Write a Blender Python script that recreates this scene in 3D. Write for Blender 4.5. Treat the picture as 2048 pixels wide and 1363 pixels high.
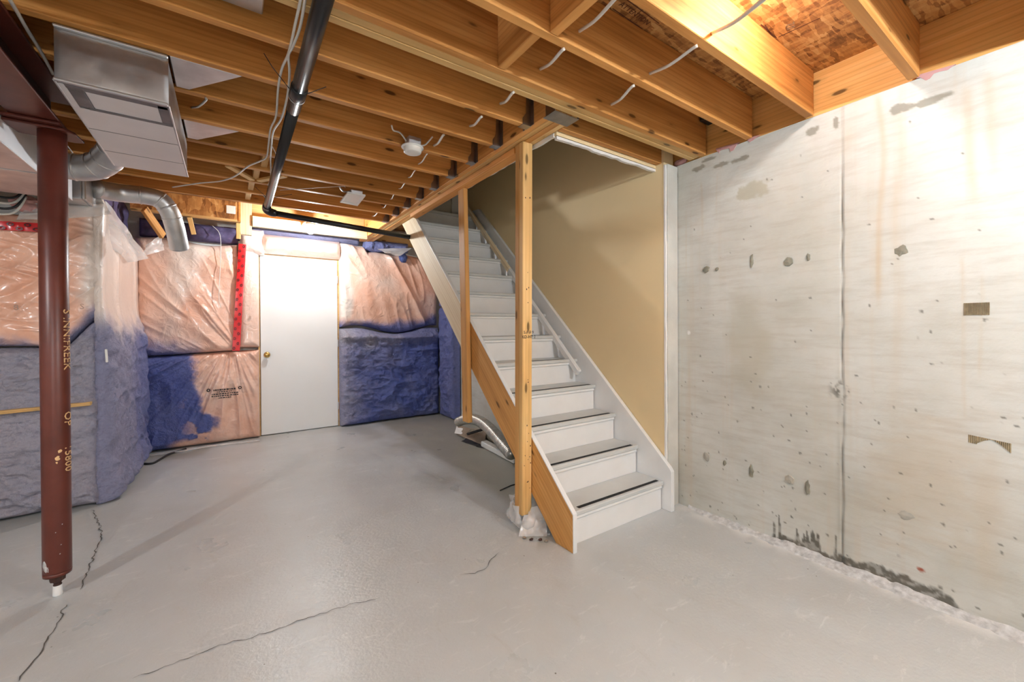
import bpy, bmesh, math, random
import numpy as np
from mathutils import Vector, Matrix

for o in list(bpy.data.objects):
    bpy.data.objects.remove(o, do_unlink=True)
scene = bpy.context.scene
COL = scene.collection
rnd = random.Random(7)

# ------------------------------------------------------------------ camera
FPX, YAW, PITCH, ROLL, CX, CY, EYE = 825.19, 0.6013, -0.0057, -0.0053, 1024.36, 658.65, 1.205
_f = np.array([math.sin(YAW)*math.cos(PITCH), math.cos(YAW)*math.cos(PITCH), math.sin(PITCH)])
_r0 = np.array([math.cos(YAW), -math.sin(YAW), 0.0])
_u0 = np.cross(_r0, _f)
_r = math.cos(ROLL)*_r0 + math.sin(ROLL)*_u0
_u = -math.sin(ROLL)*_r0 + math.cos(ROLL)*_u0
cam_d = bpy.data.cameras.new('camera')
cam = bpy.data.objects.new('camera', cam_d)
COL.objects.link(cam)
cam_d.sensor_fit = 'HORIZONTAL'
cam_d.sensor_width = 36.0
cam_d.lens = 36.0*FPX/2048.0
cam_d.shift_x = (1024.0-CX)/2048.0
cam_d.shift_y = -(681.5-CY)/2048.0
cam_d.clip_start = 0.02
M = Matrix(((_r[0], _u[0], -_f[0], 0.0), (_r[1], _u[1], -_f[1], 0.0), (_r[2], _u[2], -_f[2], EYE), (0, 0, 0, 1)))
cam.matrix_world = M
scene.camera = cam

# ------------------------------------------------------------------ world, exposure
w = bpy.data.worlds.new('world')
scene.world = w
w.use_nodes = True
w.node_tree.nodes['Background'].inputs[0].default_value = (0.9, 0.95, 1.0, 1)
w.node_tree.nodes['Background'].inputs[1].default_value = 0.05
vs = scene.view_settings
vs.view_transform = 'Standard'
vs.look = 'None'
vs.exposure = 0.82
vs.gamma = 1.0
vs.use_curve_mapping = False
cy_ = scene.cycles
cy_.max_bounces = 5
cy_.diffuse_bounces = 4
cy_.glossy_bounces = 3
cy_.transmission_bounces = 3
cy_.transparent_max_bounces = 8
cy_.use_adaptive_sampling = True
cy_.adaptive_threshold = 0.1
cy_.adaptive_min_samples = 12
cy_.caustics_reflective = False
cy_.caustics_refractive = False

# bare bulbs seen or inferred, plus two added for fill: (x, y, z, watts)
BULB_BACK = (0.702, 4.70, 2.212, 31.0)
BULB_RIGHT = (1.66, 0.62, 2.44, 7.5)
BULBS_BEHIND_AND_FILL = [(1.62, -0.60, 2.22, 58.0), (-1.9, 1.2, 2.22, 38.0), (-0.9, -1.5, 2.22, 54.0)]  # first one inferred from the column's shadow; the left pair is added soft fill

# ------------------------------------------------------------------ photo point on a real plane
def _ray(x, y):
    return ((x-CX)/FPX)*_r - ((y-CY)/FPX)*_u + _f
def onX(x, y, X):
    d = _ray(x, y); t = X/d[0]; return Vector((X, d[1]*t, EYE+d[2]*t))
def onY(x, y, Y):
    d = _ray(x, y); t = Y/d[1]; return Vector((d[0]*t, Y, EYE+d[2]*t))
def onZ(x, y, Z):
    d = _ray(x, y); t = (Z-EYE)/d[2]; return Vector((d[0]*t, d[1]*t, Z))

# ------------------------------------------------------------------ object helpers
def tag(o, label=None, cat=None, group=None, kind=None):
    if label: o['label'] = label
    if cat: o['category'] = cat
    if group: o['group'] = group
    if kind: o['kind'] = kind
    return o
def par(o, root):
    if root is not None:
        o.parent = root
        m = root
        t = Vector((0, 0, 0))
        t = Vector(root.get('_org', (0, 0, 0))) if root.get('_org') is not None else root.location.copy()
        o.matrix_parent_inverse = Matrix.Translation(-t)
    return o
def root(name, loc, label, cat, group=None, kind=None):
    o = bpy.data.objects.new(name, None)
    o.empty_display_size = 0.05
    o.location = loc
    COL.objects.link(o)
    return tag(o, label, cat, group, kind)
def mk(name, verts, faces, mat, parent=None, smooth=False, loc=None):
    me = bpy.data.meshes.new(name)
    if loc is not None:
        verts = [(v[0]-loc[0], v[1]-loc[1], v[2]-loc[2]) for v in verts]
    me.from_pydata([tuple(v) for v in verts], [], [tuple(f) for f in faces])
    me.validate()
    if smooth:
        me.polygons.foreach_set('use_smooth', [True]*len(me.polygons))
    me.update()
    me.materials.append(mat)
    o = bpy.data.objects.new(name, me)
    if loc is not None: o.location = loc
    COL.objects.link(o)
    if parent is not None:
        o.parent = parent
        o.matrix_parent_inverse = Matrix.Translation(-parent.location)
    return o
def bm_obj(name, bm, mat, parent=None, smooth=False, loc=None):
    if loc is not None:
        bmesh.ops.translate(bm, vec=-Vector(loc), verts=bm.verts)
    bmesh.ops.recalc_face_normals(bm, faces=bm.faces)
    me = bpy.data.meshes.new(name)
    bm.to_mesh(me); bm.free()
    if smooth:
        me.polygons.foreach_set('use_smooth', [True]*len(me.polygons))
    me.materials.append(mat)
    o = bpy.data.objects.new(name, me)
    if loc is not None: o.location = loc
    COL.objects.link(o)
    if parent is not None:
        o.parent = parent
        o.matrix_parent_inverse = Matrix.Translation(-parent.location)
    return o
def add_box(bm, x0, x1, y0, y1, z0, z1, bev=0.0):
    g = bmesh.ops.create_cube(bm, size=1.0)
    vv = g['verts']
    for v in vv:
        v.co = Vector((x0+(v.co.x+.5)*(x1-x0), y0+(v.co.y+.5)*(y1-y0), z0+(v.co.z+.5)*(z1-z0)))
    if bev > 0:
        ed = list({e for v in vv for e in v.link_edges})
        bmesh.ops.bevel(bm, geom=ed, offset=bev, segments=1, affect='EDGES', clamp_overlap=True)
def box(name, x0, x1, y0, y1, z0, z1, mat, parent=None, bev=0.002):
    bm = bmesh.new(); add_box(bm, x0, x1, y0, y1, z0, z1, bev)
    return bm_obj(name, bm, mat, parent, loc=((x0+x1)/2, (y0+y1)/2, z0))
def board(name, p0, p1, wy, wz, mat, parent=None, up=(0, 0, 1), bev=0.0025):
    """a board whose local X runs from p0 to p1 (centre line)"""
    p0 = Vector(p0); p1 = Vector(p1); d = p1-p0; L = d.length
    x = d.normalized(); z = Vector(up); z = (z-x*z.dot(x)).normalized(); y = z.cross(x)
    bm = bmesh.new(); add_box(bm, 0, L, -wy/2, wy/2, -wz/2, wz/2, bev)
    o = bm_obj(name, bm, mat)
    o.matrix_world = Matrix(((x.x, y.x, z.x, p0.x), (x.y, y.y, z.y, p0.y), (x.z, y.z, z.z, p0.z), (0, 0, 0, 1)))
    if parent is not None:
        o.parent = parent
        o.matrix_parent_inverse = Matrix.Translation(-parent.location)
    return o
def smooth_path(pts, n=8):
    pts = [Vector(p) for p in pts]
    if len(pts) < 3: return pts
    out = []
    P = [pts[0]*2-pts[1]]+pts+[pts[-1]*2-pts[-2]]
    for i in range(1, len(P)-2):
        for k in range(n):
            t = k/n
            a, b, c, d = P[i-1], P[i], P[i+1], P[i+2]
            out.append(0.5*((2*b)+(-a+c)*t+(2*a-5*b+4*c-d)*t*t+(-a+3*b-3*c+d)*t*t*t))
    out.append(pts[-1])
    return out
def tube_geo(pts, rad, seg=10, cap=True):
    pts = [Vector(p) for p in pts]; n = len(pts)
    rads = rad if isinstance(rad, (list, tuple)) else [rad]*n
    vs_, fs = [], []
    prev = None
    for i in range(n):
        t = (pts[min(i+1, n-1)]-pts[max(i-1, 0)]).normalized()
        if prev is None:
            a = Vector((0, 0, 1)) if abs(t.z) < .9 else Vector((1, 0, 0))
            nn = (a-t*a.dot(t)).normalized()
        else:
            nn = (prev-t*prev.dot(t)).normalized()
        prev = nn; b = t.cross(nn)
        for k in range(seg):
            an = 2*math.pi*k/seg
            vs_.append(pts[i]+(nn*math.cos(an)+b*math.sin(an))*rads[i])
    for i in range(n-1):
        for k in range(seg):
            fs.append((i*seg+k, i*seg+(k+1) % seg, (i+1)*seg+(k+1) % seg, (i+1)*seg+k))
    if cap:
        fs.append(tuple(range(seg))[::-1]); fs.append(tuple((n-1)*seg+k for k in range(seg)))
    return vs_, fs
def tube(name, pts, rad, mat, parent=None, seg=10, sm=0, cap=True):
    if sm:
        n0 = len(pts); pts = smooth_path(pts, sm)
        if isinstance(rad, (list, tuple)):
            rad = [float(x) for x in np.interp(np.linspace(0, n0-1, len(pts)), range(n0), rad)]
    v, f = tube_geo(pts, rad, seg, cap)
    return mk(name, v, f, mat, parent, smooth=True, loc=Vector(pts[0]))
def lathe(name, prof, c, mat, parent=None, seg=32, axis='Z', smooth=True):
    """prof: list of (r, h); about an axis through c"""
    vs_, fs = [], []
    for r, h in prof:
        for k in range(seg):
            a = 2*math.pi*k/seg
            p = (r*math.cos(a), r*math.sin(a), h)
            if axis == 'Y': p = (p[0], p[2], p[1])
            if axis == 'X': p = (p[2], p[0], p[1])
            vs_.append((c[0]+p[0], c[1]+p[1], c[2]+p[2]))
    n = len(prof)
    for i in range(n-1):
        for k in range(seg):
            fs.append((i*seg+k, i*seg+(k+1) % seg, (i+1)*seg+(k+1) % seg, (i+1)*seg+k))
    if prof[0][0] > 1e-6: fs.append(tuple(range(seg))[::-1])
    if prof[-1][0] > 1e-6: fs.append(tuple((n-1)*seg+k for k in range(seg)))
    bm = bmesh.new()
    bv = [bm.verts.new(v) for v in vs_]
    for f in fs:
        try: bm.faces.new([bv[i] for i in f])
        except ValueError: pass
    bmesh.ops.remove_doubles(bm, verts=bm.verts, dist=1e-6)
    o = bm_obj(name, bm, mat, parent, smooth=smooth, loc=c)
    return o
def prism(name, poly, a0, a1, axis, mat, parent=None, bev=0.0):
    """extrude a 2D polygon along axis from a0 to a1. axis X: poly=(y,z); Y: (x,z); Z: (x,y)"""
    bm = bmesh.new()
    def p3(q, a):
        return {'X': (a, q[0], q[1]), 'Y': (q[0], a, q[1]), 'Z': (q[0], q[1], a)}[axis]
    A = [bm.verts.new(p3(q, a0)) for q in poly]; B = [bm.verts.new(p3(q, a1)) for q in poly]
    n = len(poly)
    bm.faces.new(A); bm.faces.new(B[::-1])
    for i in range(n): bm.faces.new((A[i], B[i], B[(i+1) % n], A[(i+1) % n]))
    bmesh.ops.recalc_face_normals(bm, faces=bm.faces)
    if bev > 0: bmesh.ops.bevel(bm, geom=bm.edges[:], offset=bev, segments=1, affect='EDGES', clamp_overlap=True)
    return bm_obj(name, bm, mat, parent, loc=p3(poly[0], a0))
def text_mesh(name, body, size, mat, matrix, parent=None, extrude=0.0004):
    c = bpy.data.curves.new(name, 'FONT'); c.body = body; c.size = size; c.extrude = extrude; c.resolution_u = 2
    c.align_x = 'CENTER'; c.align_y = 'CENTER'
    t = bpy.data.objects.new(name+'_tmp', c); COL.objects.link(t)
    dg = bpy.context.evaluated_depsgraph_get()
    me = bpy.data.meshes.new_from_object(t.evaluated_get(dg))
    bpy.data.objects.remove(t, do_unlink=True)
    me.materials.clear(); me.materials.append(mat)
    o = bpy.data.objects.new(name, me); COL.objects.link(o); o.matrix_world = matrix
    if parent is not None:
        o.parent = parent; o.matrix_parent_inverse = Matrix.Translation(-parent.location)
    return o
def frame_m(o, x, y):
    x = Vector(x).normalized(); y = Vector(y); y = (y-x*y.dot(x)).normalized(); z = x.cross(y); o = Vector(o)
    return Matrix(((x.x, y.x, z.x, o.x), (x.y, y.y, z.y, o.y), (x.z, y.z, z.z, o.z), (0, 0, 0, 1)))

# ------------------------------------------------------------------ numpy noise
_tab = np.random.RandomState(11).rand(16, 256, 256)
def vn(x, y, s=0):
    x = np.asarray(x, float); y = np.asarray(y, float)
    xi = np.floor(x).astype(int); yi = np.floor(y).astype(int)
    fx = x-xi; fy = y-yi
    fx = fx*fx*(3-2*fx); fy = fy*fy*(3-2*fy)
    T = _tab[s % 16]
    g = lambda a, b: T[a % 256, b % 256]
    return (g(xi, yi)*(1-fx)+g(xi+1, yi)*fx)*(1-fy)+(g(xi, yi+1)*(1-fx)+g(xi+1, yi+1)*fx)*fy
def fbm(x, y, s=0, o=4):
    t = 0; a = .5
    for i in range(o):
        t = t+a*vn(x*2**i+i*17.3, y*2**i+i*9.1, s+i); a *= .5
    return t/(1-.5**o)
def sst(a, b, x):
    t = np.clip((x-a)/(b-a), 0, 1); return t*t*(3-2*t)
def ridge(x, y, s=0):
    return (1-np.abs(2*vn(x, y, s)-1))**2

# ------------------------------------------------------------------ materials
def newmat(name):
    m = bpy.data.materials.new(name); m.use_nodes = True
    nt = m.node_tree; b = nt.nodes['Principled BSDF']
    return m, nt, b
def nd(nt, t, **kw):
    n = nt.nodes.new(t)
    for k, v in kw.items():
        if k in n.inputs: n.inputs[k].default_value = v
        else: setattr(n, k, v)
    return n
def ramp(nt, src, stops):
    r = nt.nodes.new('ShaderNodeValToRGB')
    e = r.color_ramp.elements
    while len(e) < len(stops): e.new(.5)
    for i, (p, c) in enumerate(stops):
        e[i].position = p; e[i].color = (*c, 1) if len(c) == 3 else c
    nt.links.new(src, r.inputs[0]); return r
def mixc(nt, fac, a, b, mode='MIX'):
    n = nt.nodes.new('ShaderNodeMix'); n.data_type = 'RGBA'; n.blend_type = mode
    for i, v in ((0, fac), (6, a), (7, b)):
        if hasattr(v, 'node'): nt.links.new(v, n.inputs[i])
        elif i == 0: n.inputs[0].default_value = v
        else: n.inputs[i].default_value = (*v, 1)
    return n.outputs[2]
def math_(nt, op, a, b=None, c=None, clamp=False):
    n = nt.nodes.new('ShaderNodeMath'); n.operation = op; n.use_clamp = clamp
    for i, v in enumerate((a, b, c)):
        if v is None: continue
        if hasattr(v, 'node'): nt.links.new(v, n.inputs[i])
        else: n.inputs[i].default_value = v
    return n.outputs[0]
def objco(nt, scale=(1, 1, 1), rand=True):
    tc = nt.nodes.new('ShaderNodeTexCoord'); mp = nt.nodes.new('ShaderNodeMapping')
    mp.inputs['Scale'].default_value = scale
    src = tc.outputs['Object']
    if rand:
        oi = nt.nodes.new('ShaderNodeObjectInfo')
        cb = nt.nodes.new('ShaderNodeVectorMath'); cb.operation = 'ADD'
        ml = math_(nt, 'MULTIPLY', oi.outputs['Random'], 37.0)
        nt.links.new(src, cb.inputs[0]); nt.links.new(ml, cb.inputs[1]); src = cb.outputs[0]
    nt.links.new(src, mp.inputs['Vector']); return mp.outputs[0]
def noise(nt, co, scale, detail=4, rough=.55, dist=0):
    n = nd(nt, 'ShaderNodeTexNoise', Scale=scale, Detail=detail, Roughness=rough, Distortion=dist)
    nt.links.new(co, n.inputs['Vector']); return n.outputs['Fac']
def bump(nt, b, h, strength, dist):
    n = nt.nodes.new('ShaderNodeBump'); n.inputs['Strength'].default_value = strength; n.inputs['Distance'].default_value = dist
    nt.links.new(h, n.inputs['Height']); nt.links.new(n.outputs[0], b.inputs['Normal'])
def plain(name, c, rough=.5, metal=0, spec=.5, bumpy=0, bscale=80, var=0.0, vscale=6):
    m, nt, b = newmat(name)
    b.inputs['Roughness'].default_value = rough; b.inputs['Metallic'].default_value = metal
    b.inputs['Specular IOR Level'].default_value = spec
    b.inputs['Base Color'].default_value = (*c, 1)
    if var > 0:
        co = objco(nt)
        r = ramp(nt, noise(nt, co, vscale, 5), [(.3, tuple(x*(1-var) for x in c)), (.7, tuple(min(1, x*(1+var)) for x in c))])
        nt.links.new(r.outputs[0], b.inputs['Base Color'])
    if bumpy > 0:
        co = objco(nt); bump(nt, b, noise(nt, co, bscale, 4), bumpy, .004)
    return m
def wood(name, lo, mid, hi, knots=True, rough=.55):
    m, nt, b = newmat(name)
    g = noise(nt, objco(nt, (1.1, 26, 26)), 1.0, 3, .6, 0.7)
    br = noise(nt, objco(nt, (.7, 5, 5)), 1.0, 2, .5, 1.2)
    v = math_(nt, 'ADD', math_(nt, 'MULTIPLY', g, .55), math_(nt, 'MULTIPLY', br, .45))
    r = ramp(nt, v, [(.30, lo), (.5, mid), (.70, hi)])
    c = r.outputs[0]
    # growth-ring lines
    wv = nd(nt, 'ShaderNodeTexWave', Scale=1.0, Distortion=5.0, Detail=2.0)
    wv.wave_type = 'BANDS'; wv.bands_direction = 'Z'
    nt.links.new(objco(nt, (.35, 6, 14)), wv.inputs['Vector'])
    ring = ramp(nt, wv.outputs['Fac'], [(.0, (.72, .62, .52)), (.35, (1, 1, 1)), (1, (1, 1, 1))])
    c = mixc(nt, .38, c, ring.outputs[0], 'MULTIPLY')
    oi = nt.nodes.new('ShaderNodeObjectInfo')
    hv = nd(nt, 'ShaderNodeHueSaturation')
    nt.links.new(math_(nt, 'MULTIPLY_ADD', oi.outputs['Random'], .26, .86), hv.inputs['Value'])
    nt.links.new(c, hv.inputs['Color']); c = hv.outputs[0]
    if knots:
        vo = nd(nt, 'ShaderNodeTexVoronoi', Scale=1.0)
        nt.links.new(objco(nt, (3.8, 12, 12)), vo.inputs['Vector'])
        k = ramp(nt, vo.outputs['Distance'], [(.0, (1, 1, 1)), (.09, (1, 1, 1)), (.14, (0, 0, 0))])
        c = mixc(nt, k.outputs[0], c, tuple(x*.28 for x in lo))
        k2 = ramp(nt, vo.outputs['Distance'], [(.13, (.22, .22, .22)), (.28, (0, 0, 0))])
        c = mixc(nt, k2.outputs[0], c, tuple(x*.7 for x in lo))
    nt.links.new(c, b.inputs['Base Color'])
    b.inputs['Roughness'].default_value = rough
    b.inputs['Specular IOR Level'].default_value = .3
    bump(nt, b, g, .18, .002)
    return m
JOIST = wood('joist_pine', (.42, .165, .036), (.66, .295, .080), (.82, .42, .14))
PALE = wood('pale_spruce', (.56, .32, .11), (.76, .47, .185), (.86, .59, .28))
CREAM = wood('cream_spruce', (.66, .50, .30), (.80, .66, .45), (.88, .77, .58), knots=False)
ORANGE = wood('stringer_pine', (.48, .22, .06), (.66, .33, .10), (.76, .42, .16))

RIMW = wood('rim_pine', (.55, .27, .07), (.76, .41, .13), (.86, .52, .20))

def osb_mat():
    m, nt, b = newmat('osb')
    tot = None
    cols = None
    for i, (sc, st) in enumerate((((12, 58, 9), 0), ((46, 15, 9), 1))):
        co = objco(nt, sc, False)
        vo = nd(nt, 'ShaderNodeTexVoronoi', Scale=1.0)
        nz = nt.nodes.new('ShaderNodeTexNoise'); nz.inputs['Scale'].default_value = 1.2
        nt.links.new(co, nz.inputs['Vector'])
        ad = nt.nodes.new('ShaderNodeVectorMath'); ad.operation = 'ADD'
        nt.links.new(co, ad.inputs[0]); nt.links.new(nz.outputs['Color'], ad.inputs[1])
        nt.links.new(ad.outputs[0], vo.inputs['Vector'])
        bw = nt.nodes.new('ShaderNodeSeparateColor'); nt.links.new(vo.outputs['Color'], bw.inputs[0])
        cols = bw.outputs[0] if cols is None else math_(nt, 'ADD', math_(nt, 'MULTIPLY', cols, .6), math_(nt, 'MULTIPLY', bw.outputs[1], .4))
        tot = vo.outputs['Distance']
    fine = noise(nt, objco(nt, (16, 90, 16), False), 1.0, 4)
    v = math_(nt, 'ADD', math_(nt, 'MULTIPLY', cols, .7), math_(nt, 'MULTIPLY', fine, .35))
    r = ramp(nt, v, [(.18, (.16, .055, .014)), (.38, (.38, .16, .045)), (.6, (.58, .29, .09)), (.85, (.70, .42, .17))])
    nt.links.new(r.outputs[0], b.inputs['Base Color'])
    b.inputs['Roughness'].default_value = .5
    bump(nt, b, v, .35, .003)
    return m
OSB = osb_mat()

def concrete_mat():
    m, nt, b = newmat('wall_concrete')
    co = objco(nt, (1, 1, 1), False)
    c = ramp(nt, noise(nt, co, 1.6, 6, .6), [(.3, (.52, .515, .46)), (.5, (.60, .60, .56)), (.7, (.67, .675, .645))]).outputs[0]
    # fine horizontal smears left by the form boards
    sm = noise(nt, objco(nt, (3, 5, 34), False), 1.0, 5, .65)
    c = mixc(nt, math_(nt, 'MULTIPLY', ramp(nt, sm, [(.46, (0, 0, 0)), (.7, (1, 1, 1))]).outputs[0], .38), c, (.43, .39, .33))
    # run-down streaks
    st = noise(nt, objco(nt, (1, 9, .35), False), 1.0, 4, .6)
    c = mixc(nt, math_(nt, 'MULTIPLY', ramp(nt, st, [(.56, (0, 0, 0)), (.74, (1, 1, 1))]).outputs[0], .35), c, (.58, .47, .35))
    # bug holes
    vo = nd(nt, 'ShaderNodeTexVoronoi', Scale=26.0); nt.links.new(co, vo.inputs['Vector'])
    sp = nt.nodes.new('ShaderNodeSeparateColor'); nt.links.new(vo.outputs['Color'], sp.inputs[0])
    hole = math_(nt, 'MULTIPLY', ramp(nt, vo.outputs['Distance'], [(.07, (1, 1, 1)), (.13, (0, 0, 0))]).outputs[0],
                 math_(nt, 'GREATER_THAN', sp.outputs[0], .80))
    c = mixc(nt, math_(nt, 'MULTIPLY', hole, .75), c, (.20, .18, .14))
    for at, colr in (('rust', (.56, .43, .28)), ('grime', (.28, .26, .21)), ('olive', (.46, .43, .34)), ('mold', (.11, .098, .078)), ('redspot', (.36, .10, .06)), ('white', (.88, .87, .84))):
        a = nt.nodes.new('ShaderNodeAttribute'); a.attribute_name = at
        c = mixc(nt, a.outputs['Fac'], c, colr)
    nt.links.new(c, b.inputs['Base Color'])
    b.inputs['Roughness'].default_value = .72
    b.inputs['Specular IOR Level'].default_value = .35
    h = math_(nt, 'SUBTRACT', noise(nt, co, 40, 6, .6), math_(nt, 'MULTIPLY', hole, .8))
    bump(nt, b, h, .35, .004)
    return m
CONC = concrete_mat()

def floor_mat():
    m, nt, b = newmat('floor_paint')
    co = objco(nt, (1, 1, 1), False)
    c = ramp(nt, noise(nt, co, .9, 5, .6), [(.3, (.455, .46, .45)), (.5, (.505, .52, .52)), (.72, (.545, .57, .58))]).outputs[0]
    # trowel swirls and white scuffs
    sw = noise(nt, objco(nt, (5, 16, 1), False), 1.0, 6, .7, 1.4)
    c = mixc(nt, math_(nt, 'MULTIPLY', ramp(nt, sw, [(.58, (0, 0, 0)), (.72, (1, 1, 1))]).outputs[0], .55), c, (.70, .70, .69))
    d2 = noise(nt, objco(nt, (14, 5, 1), False), 1.0, 6, .72, .8)
    c = mixc(nt, math_(nt, 'MULTIPLY', ramp(nt, d2, [(.58, (0, 0, 0)), (.76, (1, 1, 1))]).outputs[0], .45), c, (.40, .385, .35))
    a = nt.nodes.new('ShaderNodeAttribute'); a.attribute_name = 'dirt_and_shade'  # floor dirt, plus the shade painted in under the stair
    c = mixc(nt, a.outputs['Fac'], c, (.27, .25, .19))
    a = nt.nodes.new('ShaderNodeAttribute'); a.attribute_name = 'chalk'
    c = mixc(nt, a.outputs['Fac'], c, (.74, .74, .73))
    vo = nd(nt, 'ShaderNodeTexVoronoi', Scale=9.0); nt.links.new(co, vo.inputs['Vector'])
    c = mixc(nt, ramp(nt, vo.outputs['Distance'], [(.022, (1, 1, 1)), (.034, (0, 0, 0))]).outputs[0], c, (.16, .14, .12))
    nt.links.new(c, b.inputs['Base Color'])
    rr = ramp(nt, noise(nt, co, 3, 5), [(.3, (.26, .26, .26)), (.7, (.42, .42, .42))])
    nt.links.new(rr.outputs[0], b.inputs['Roughness'])
    h = math_(nt, 'ADD', math_(nt, 'MULTIPLY', sw, .6), noise(nt, co, 60, 5, .6))
    bump(nt, b, h, .30, .005)
    return m
FLOOR = floor_mat()

def batt_mat():
    m, nt, b = newmat('insulation')
    co = objco(nt, (1, 1, 1), True)
    pk = ramp(nt, noise(nt, co, 3.2, 5, .6), [(.28, (.72, .33, .20)), (.5, (.83, .46, .325)), (.72, (.87, .58, .46))]).outputs[0]
    a = nt.nodes.new('ShaderNodeAttribute'); a.attribute_name = 'milky'
    pk = mixc(nt, a.outputs['Fac'], pk, (.86, .76, .69))
    tn = nt.nodes.new('ShaderNodeAttribute'); tn.attribute_name = 'tone'
    bl = mixc(nt, tn.outputs['Fac'], (.080, .118, .40), (.41, .39, .455))
    bl = mixc(nt, math_(nt, 'MULTIPLY', ramp(nt, noise(nt, co, 5, 6, .65), [(.42, (0, 0, 0)), (.72, (1, 1, 1))]).outputs[0], .22), bl, (.34, .38, .58))
    bl = mixc(nt, math_(nt, 'MULTIPLY', ramp(nt, noise(nt, objco(nt, (34, 34, 46), True), 1.0, 4, .7, .5), [(.48, (0, 0, 0)), (.70, (1, 1, 1))]).outputs[0], .34), bl, (.075, .075, .13))
    a2 = nt.nodes.new('ShaderNodeAttribute'); a2.attribute_name = 'blue'
    c = mixc(nt, a2.outputs['Fac'], pk, bl)
    a3 = nt.nodes.new('ShaderNodeAttribute'); a3.attribute_name = 'dark'
    c = mixc(nt, a3.outputs['Fac'], c, (.05, .04, .05))
    nt.links.new(c, b.inputs['Base Color'])
    pinkness = math_(nt, 'SUBTRACT', 1.0, a2.outputs['Fac'], clamp=True)
    nt.links.new(math_(nt, 'MULTIPLY_ADD', pinkness, -.22, .58), b.inputs['Roughness'])
    nt.links.new(math_(nt, 'MULTIPLY', pinkness, .75), b.inputs['Coat Weight'])
    b.inputs['Coat Roughness'].default_value = .16
    bm_ = math_(nt, 'ADD', math_(nt, 'MULTIPLY', noise(nt, co, 38, 5, .7), a2.outputs['Fac']), math_(nt, 'MULTIPLY', noise(nt, co, 12, 3, .5, 1.2), .6))
    bump(nt, b, bm_, .9, .02)
    return m
BATT = batt_mat()

def galv_mat():
    m, nt, b = newmat('galvanised')
    co = objco(nt, (1, 1, 1), True)
    c = ramp(nt, noise(nt, co, 7, 4), [(.3, (.52, .52, .53)), (.7, (.74, .74, .75))]).outputs[0]
    nt.links.new(c, b.inputs['Base Color']); b.inputs['Metallic'].default_value = .92
    nt.links.new(ramp(nt, noise(nt, co, 18, 4), [(.3, (.36,)*3), (.7, (.48,)*3)]).outputs[0], b.inputs['Roughness'])
    return m
GALV = galv_mat()
WHITE = plain('white_paint', (.80, .80, .80), .45, var=.03, bumpy=.06, bscale=60)
DOORW = plain('door_paint', (.84, .84, .83), .42, var=.015, vscale=3)
TREADG = plain('tread_paint', (.60, .61, .60), .42, var=.06, vscale=5)
TAN = plain('tan_paint', (.80, .625, .36), .6, var=.03, vscale=2, bumpy=.08, bscale=120)
DRY = plain('drywall_edge', (.80, .78, .76), .8, bumpy=.4, bscale=40)
GREYW = plain('grey_paint', (.60, .58, .53), .55, var=.04)
OXIDE = plain('red_oxide_steel', (.125, .028, .018), .36, spec=.5, var=.18, vscale=9, bumpy=.1, bscale=30)
RUSTD = plain('dark_steel', (.05, .018, .012), .5, var=.2)
ABS = plain('black_abs', (.012, .012, .013), .30, var=.2)
BLACK = plain('black_rubber', (.012, .012, .013), .75)
CABLE = plain('white_cable', (.78, .75, .70), .45)
CABLEK = plain('black_cable', (.02, .02, .022), .45)
TAPE = plain('red_tape', (.72, .015, .02), .22, spec=.6, var=.1)
TAPEK = plain('tape_print', (.07, .004, .006), .4)
INK = plain('print_ink', (.03, .02, .02), .6)
STAMP = plain('stamp_ink', (.12, .035, .015), .7)
CHALK = plain('chalk_writing', (.80, .52, .26), .8)
BRASS = plain('brass', (.72, .48, .16), .22, metal=1)
HANG = plain('hanger_zinc', (.42, .42, .44), .30, metal=1.0, var=.15, vscale=20)
PVC = plain('white_plastic', (.82, .81, .78), .35)
PAPER = plain('paper_label', (.80, .80, .79), .7)
PLAST = None
def plastic():
    m, nt, b = newmat('clear_poly')
    b.inputs['Base Color'].default_value = (.90, .86, .84, 1); b.inputs['Roughness'].default_value = .25
    b.inputs['Alpha'].default_value = .38
    b.inputs['Coat Weight'].default_value = .5
    return m
PLAST = plastic()
CRACK = plain('crack_dark', (.10, .09, .08), .9)  # flat dark tone of the floor cracks
MORTAR = plain('mortar_patch', (.27, .255, .20), .85, bumpy=.6, bscale=50, var=.25, vscale=20)
GLUE = plain('old_adhesive', (.34, .27, .17), .8, bumpy=.5, bscale=60, var=.3, vscale=30)
CARD = plain('brown_card', (.30, .23, .17), .8, var=.2)
DEBRIS = plain('floor_grit', (.55, .555, .56), .8, bumpy=.9, bscale=60, var=.25, vscale=40)
FLEX = plain('flex_foil', (.62, .60, .55), .32, metal=.8, var=.2, vscale=30)
CERAM = plain('porcelain', (.8, .8, .78), .2)
def glow_glass():
    # clear lamp glass: lets the filament light through and glows itself
    m = bpy.data.materials.new('bulb_glass'); m.use_nodes = True; nt = m.node_tree
    nt.nodes.remove(nt.nodes['Principled BSDF']); out = nt.nodes['Material Output']
    t = nt.nodes.new('ShaderNodeBsdfTransparent'); e = nt.nodes.new('ShaderNodeEmission'); ad = nt.nodes.new('ShaderNodeAddShader')
    e.inputs[0].default_value = (1, .98, .95, 1); e.inputs[1].default_value = 25.0
    nt.links.new(t.outputs[0], ad.inputs[0]); nt.links.new(e.outputs[0], ad.inputs[1]); nt.links.new(ad.outputs[0], out.inputs[0])
    return m
BULBM = glow_glass()

# ================================================================== STRUCTURE
ZC = 2.29        # underside of the joists
ZT = 2.522       # top of the joists
XW = 2.515       # inner face of the concrete wall
YB = 5.50        # back concrete wall

def setattr_f(o, name, arr):
    a = o.data.attributes.new(name, 'FLOAT', 'POINT'); a.data.foreach_set('value', np.asarray(arr, np.float32).ravel())

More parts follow.
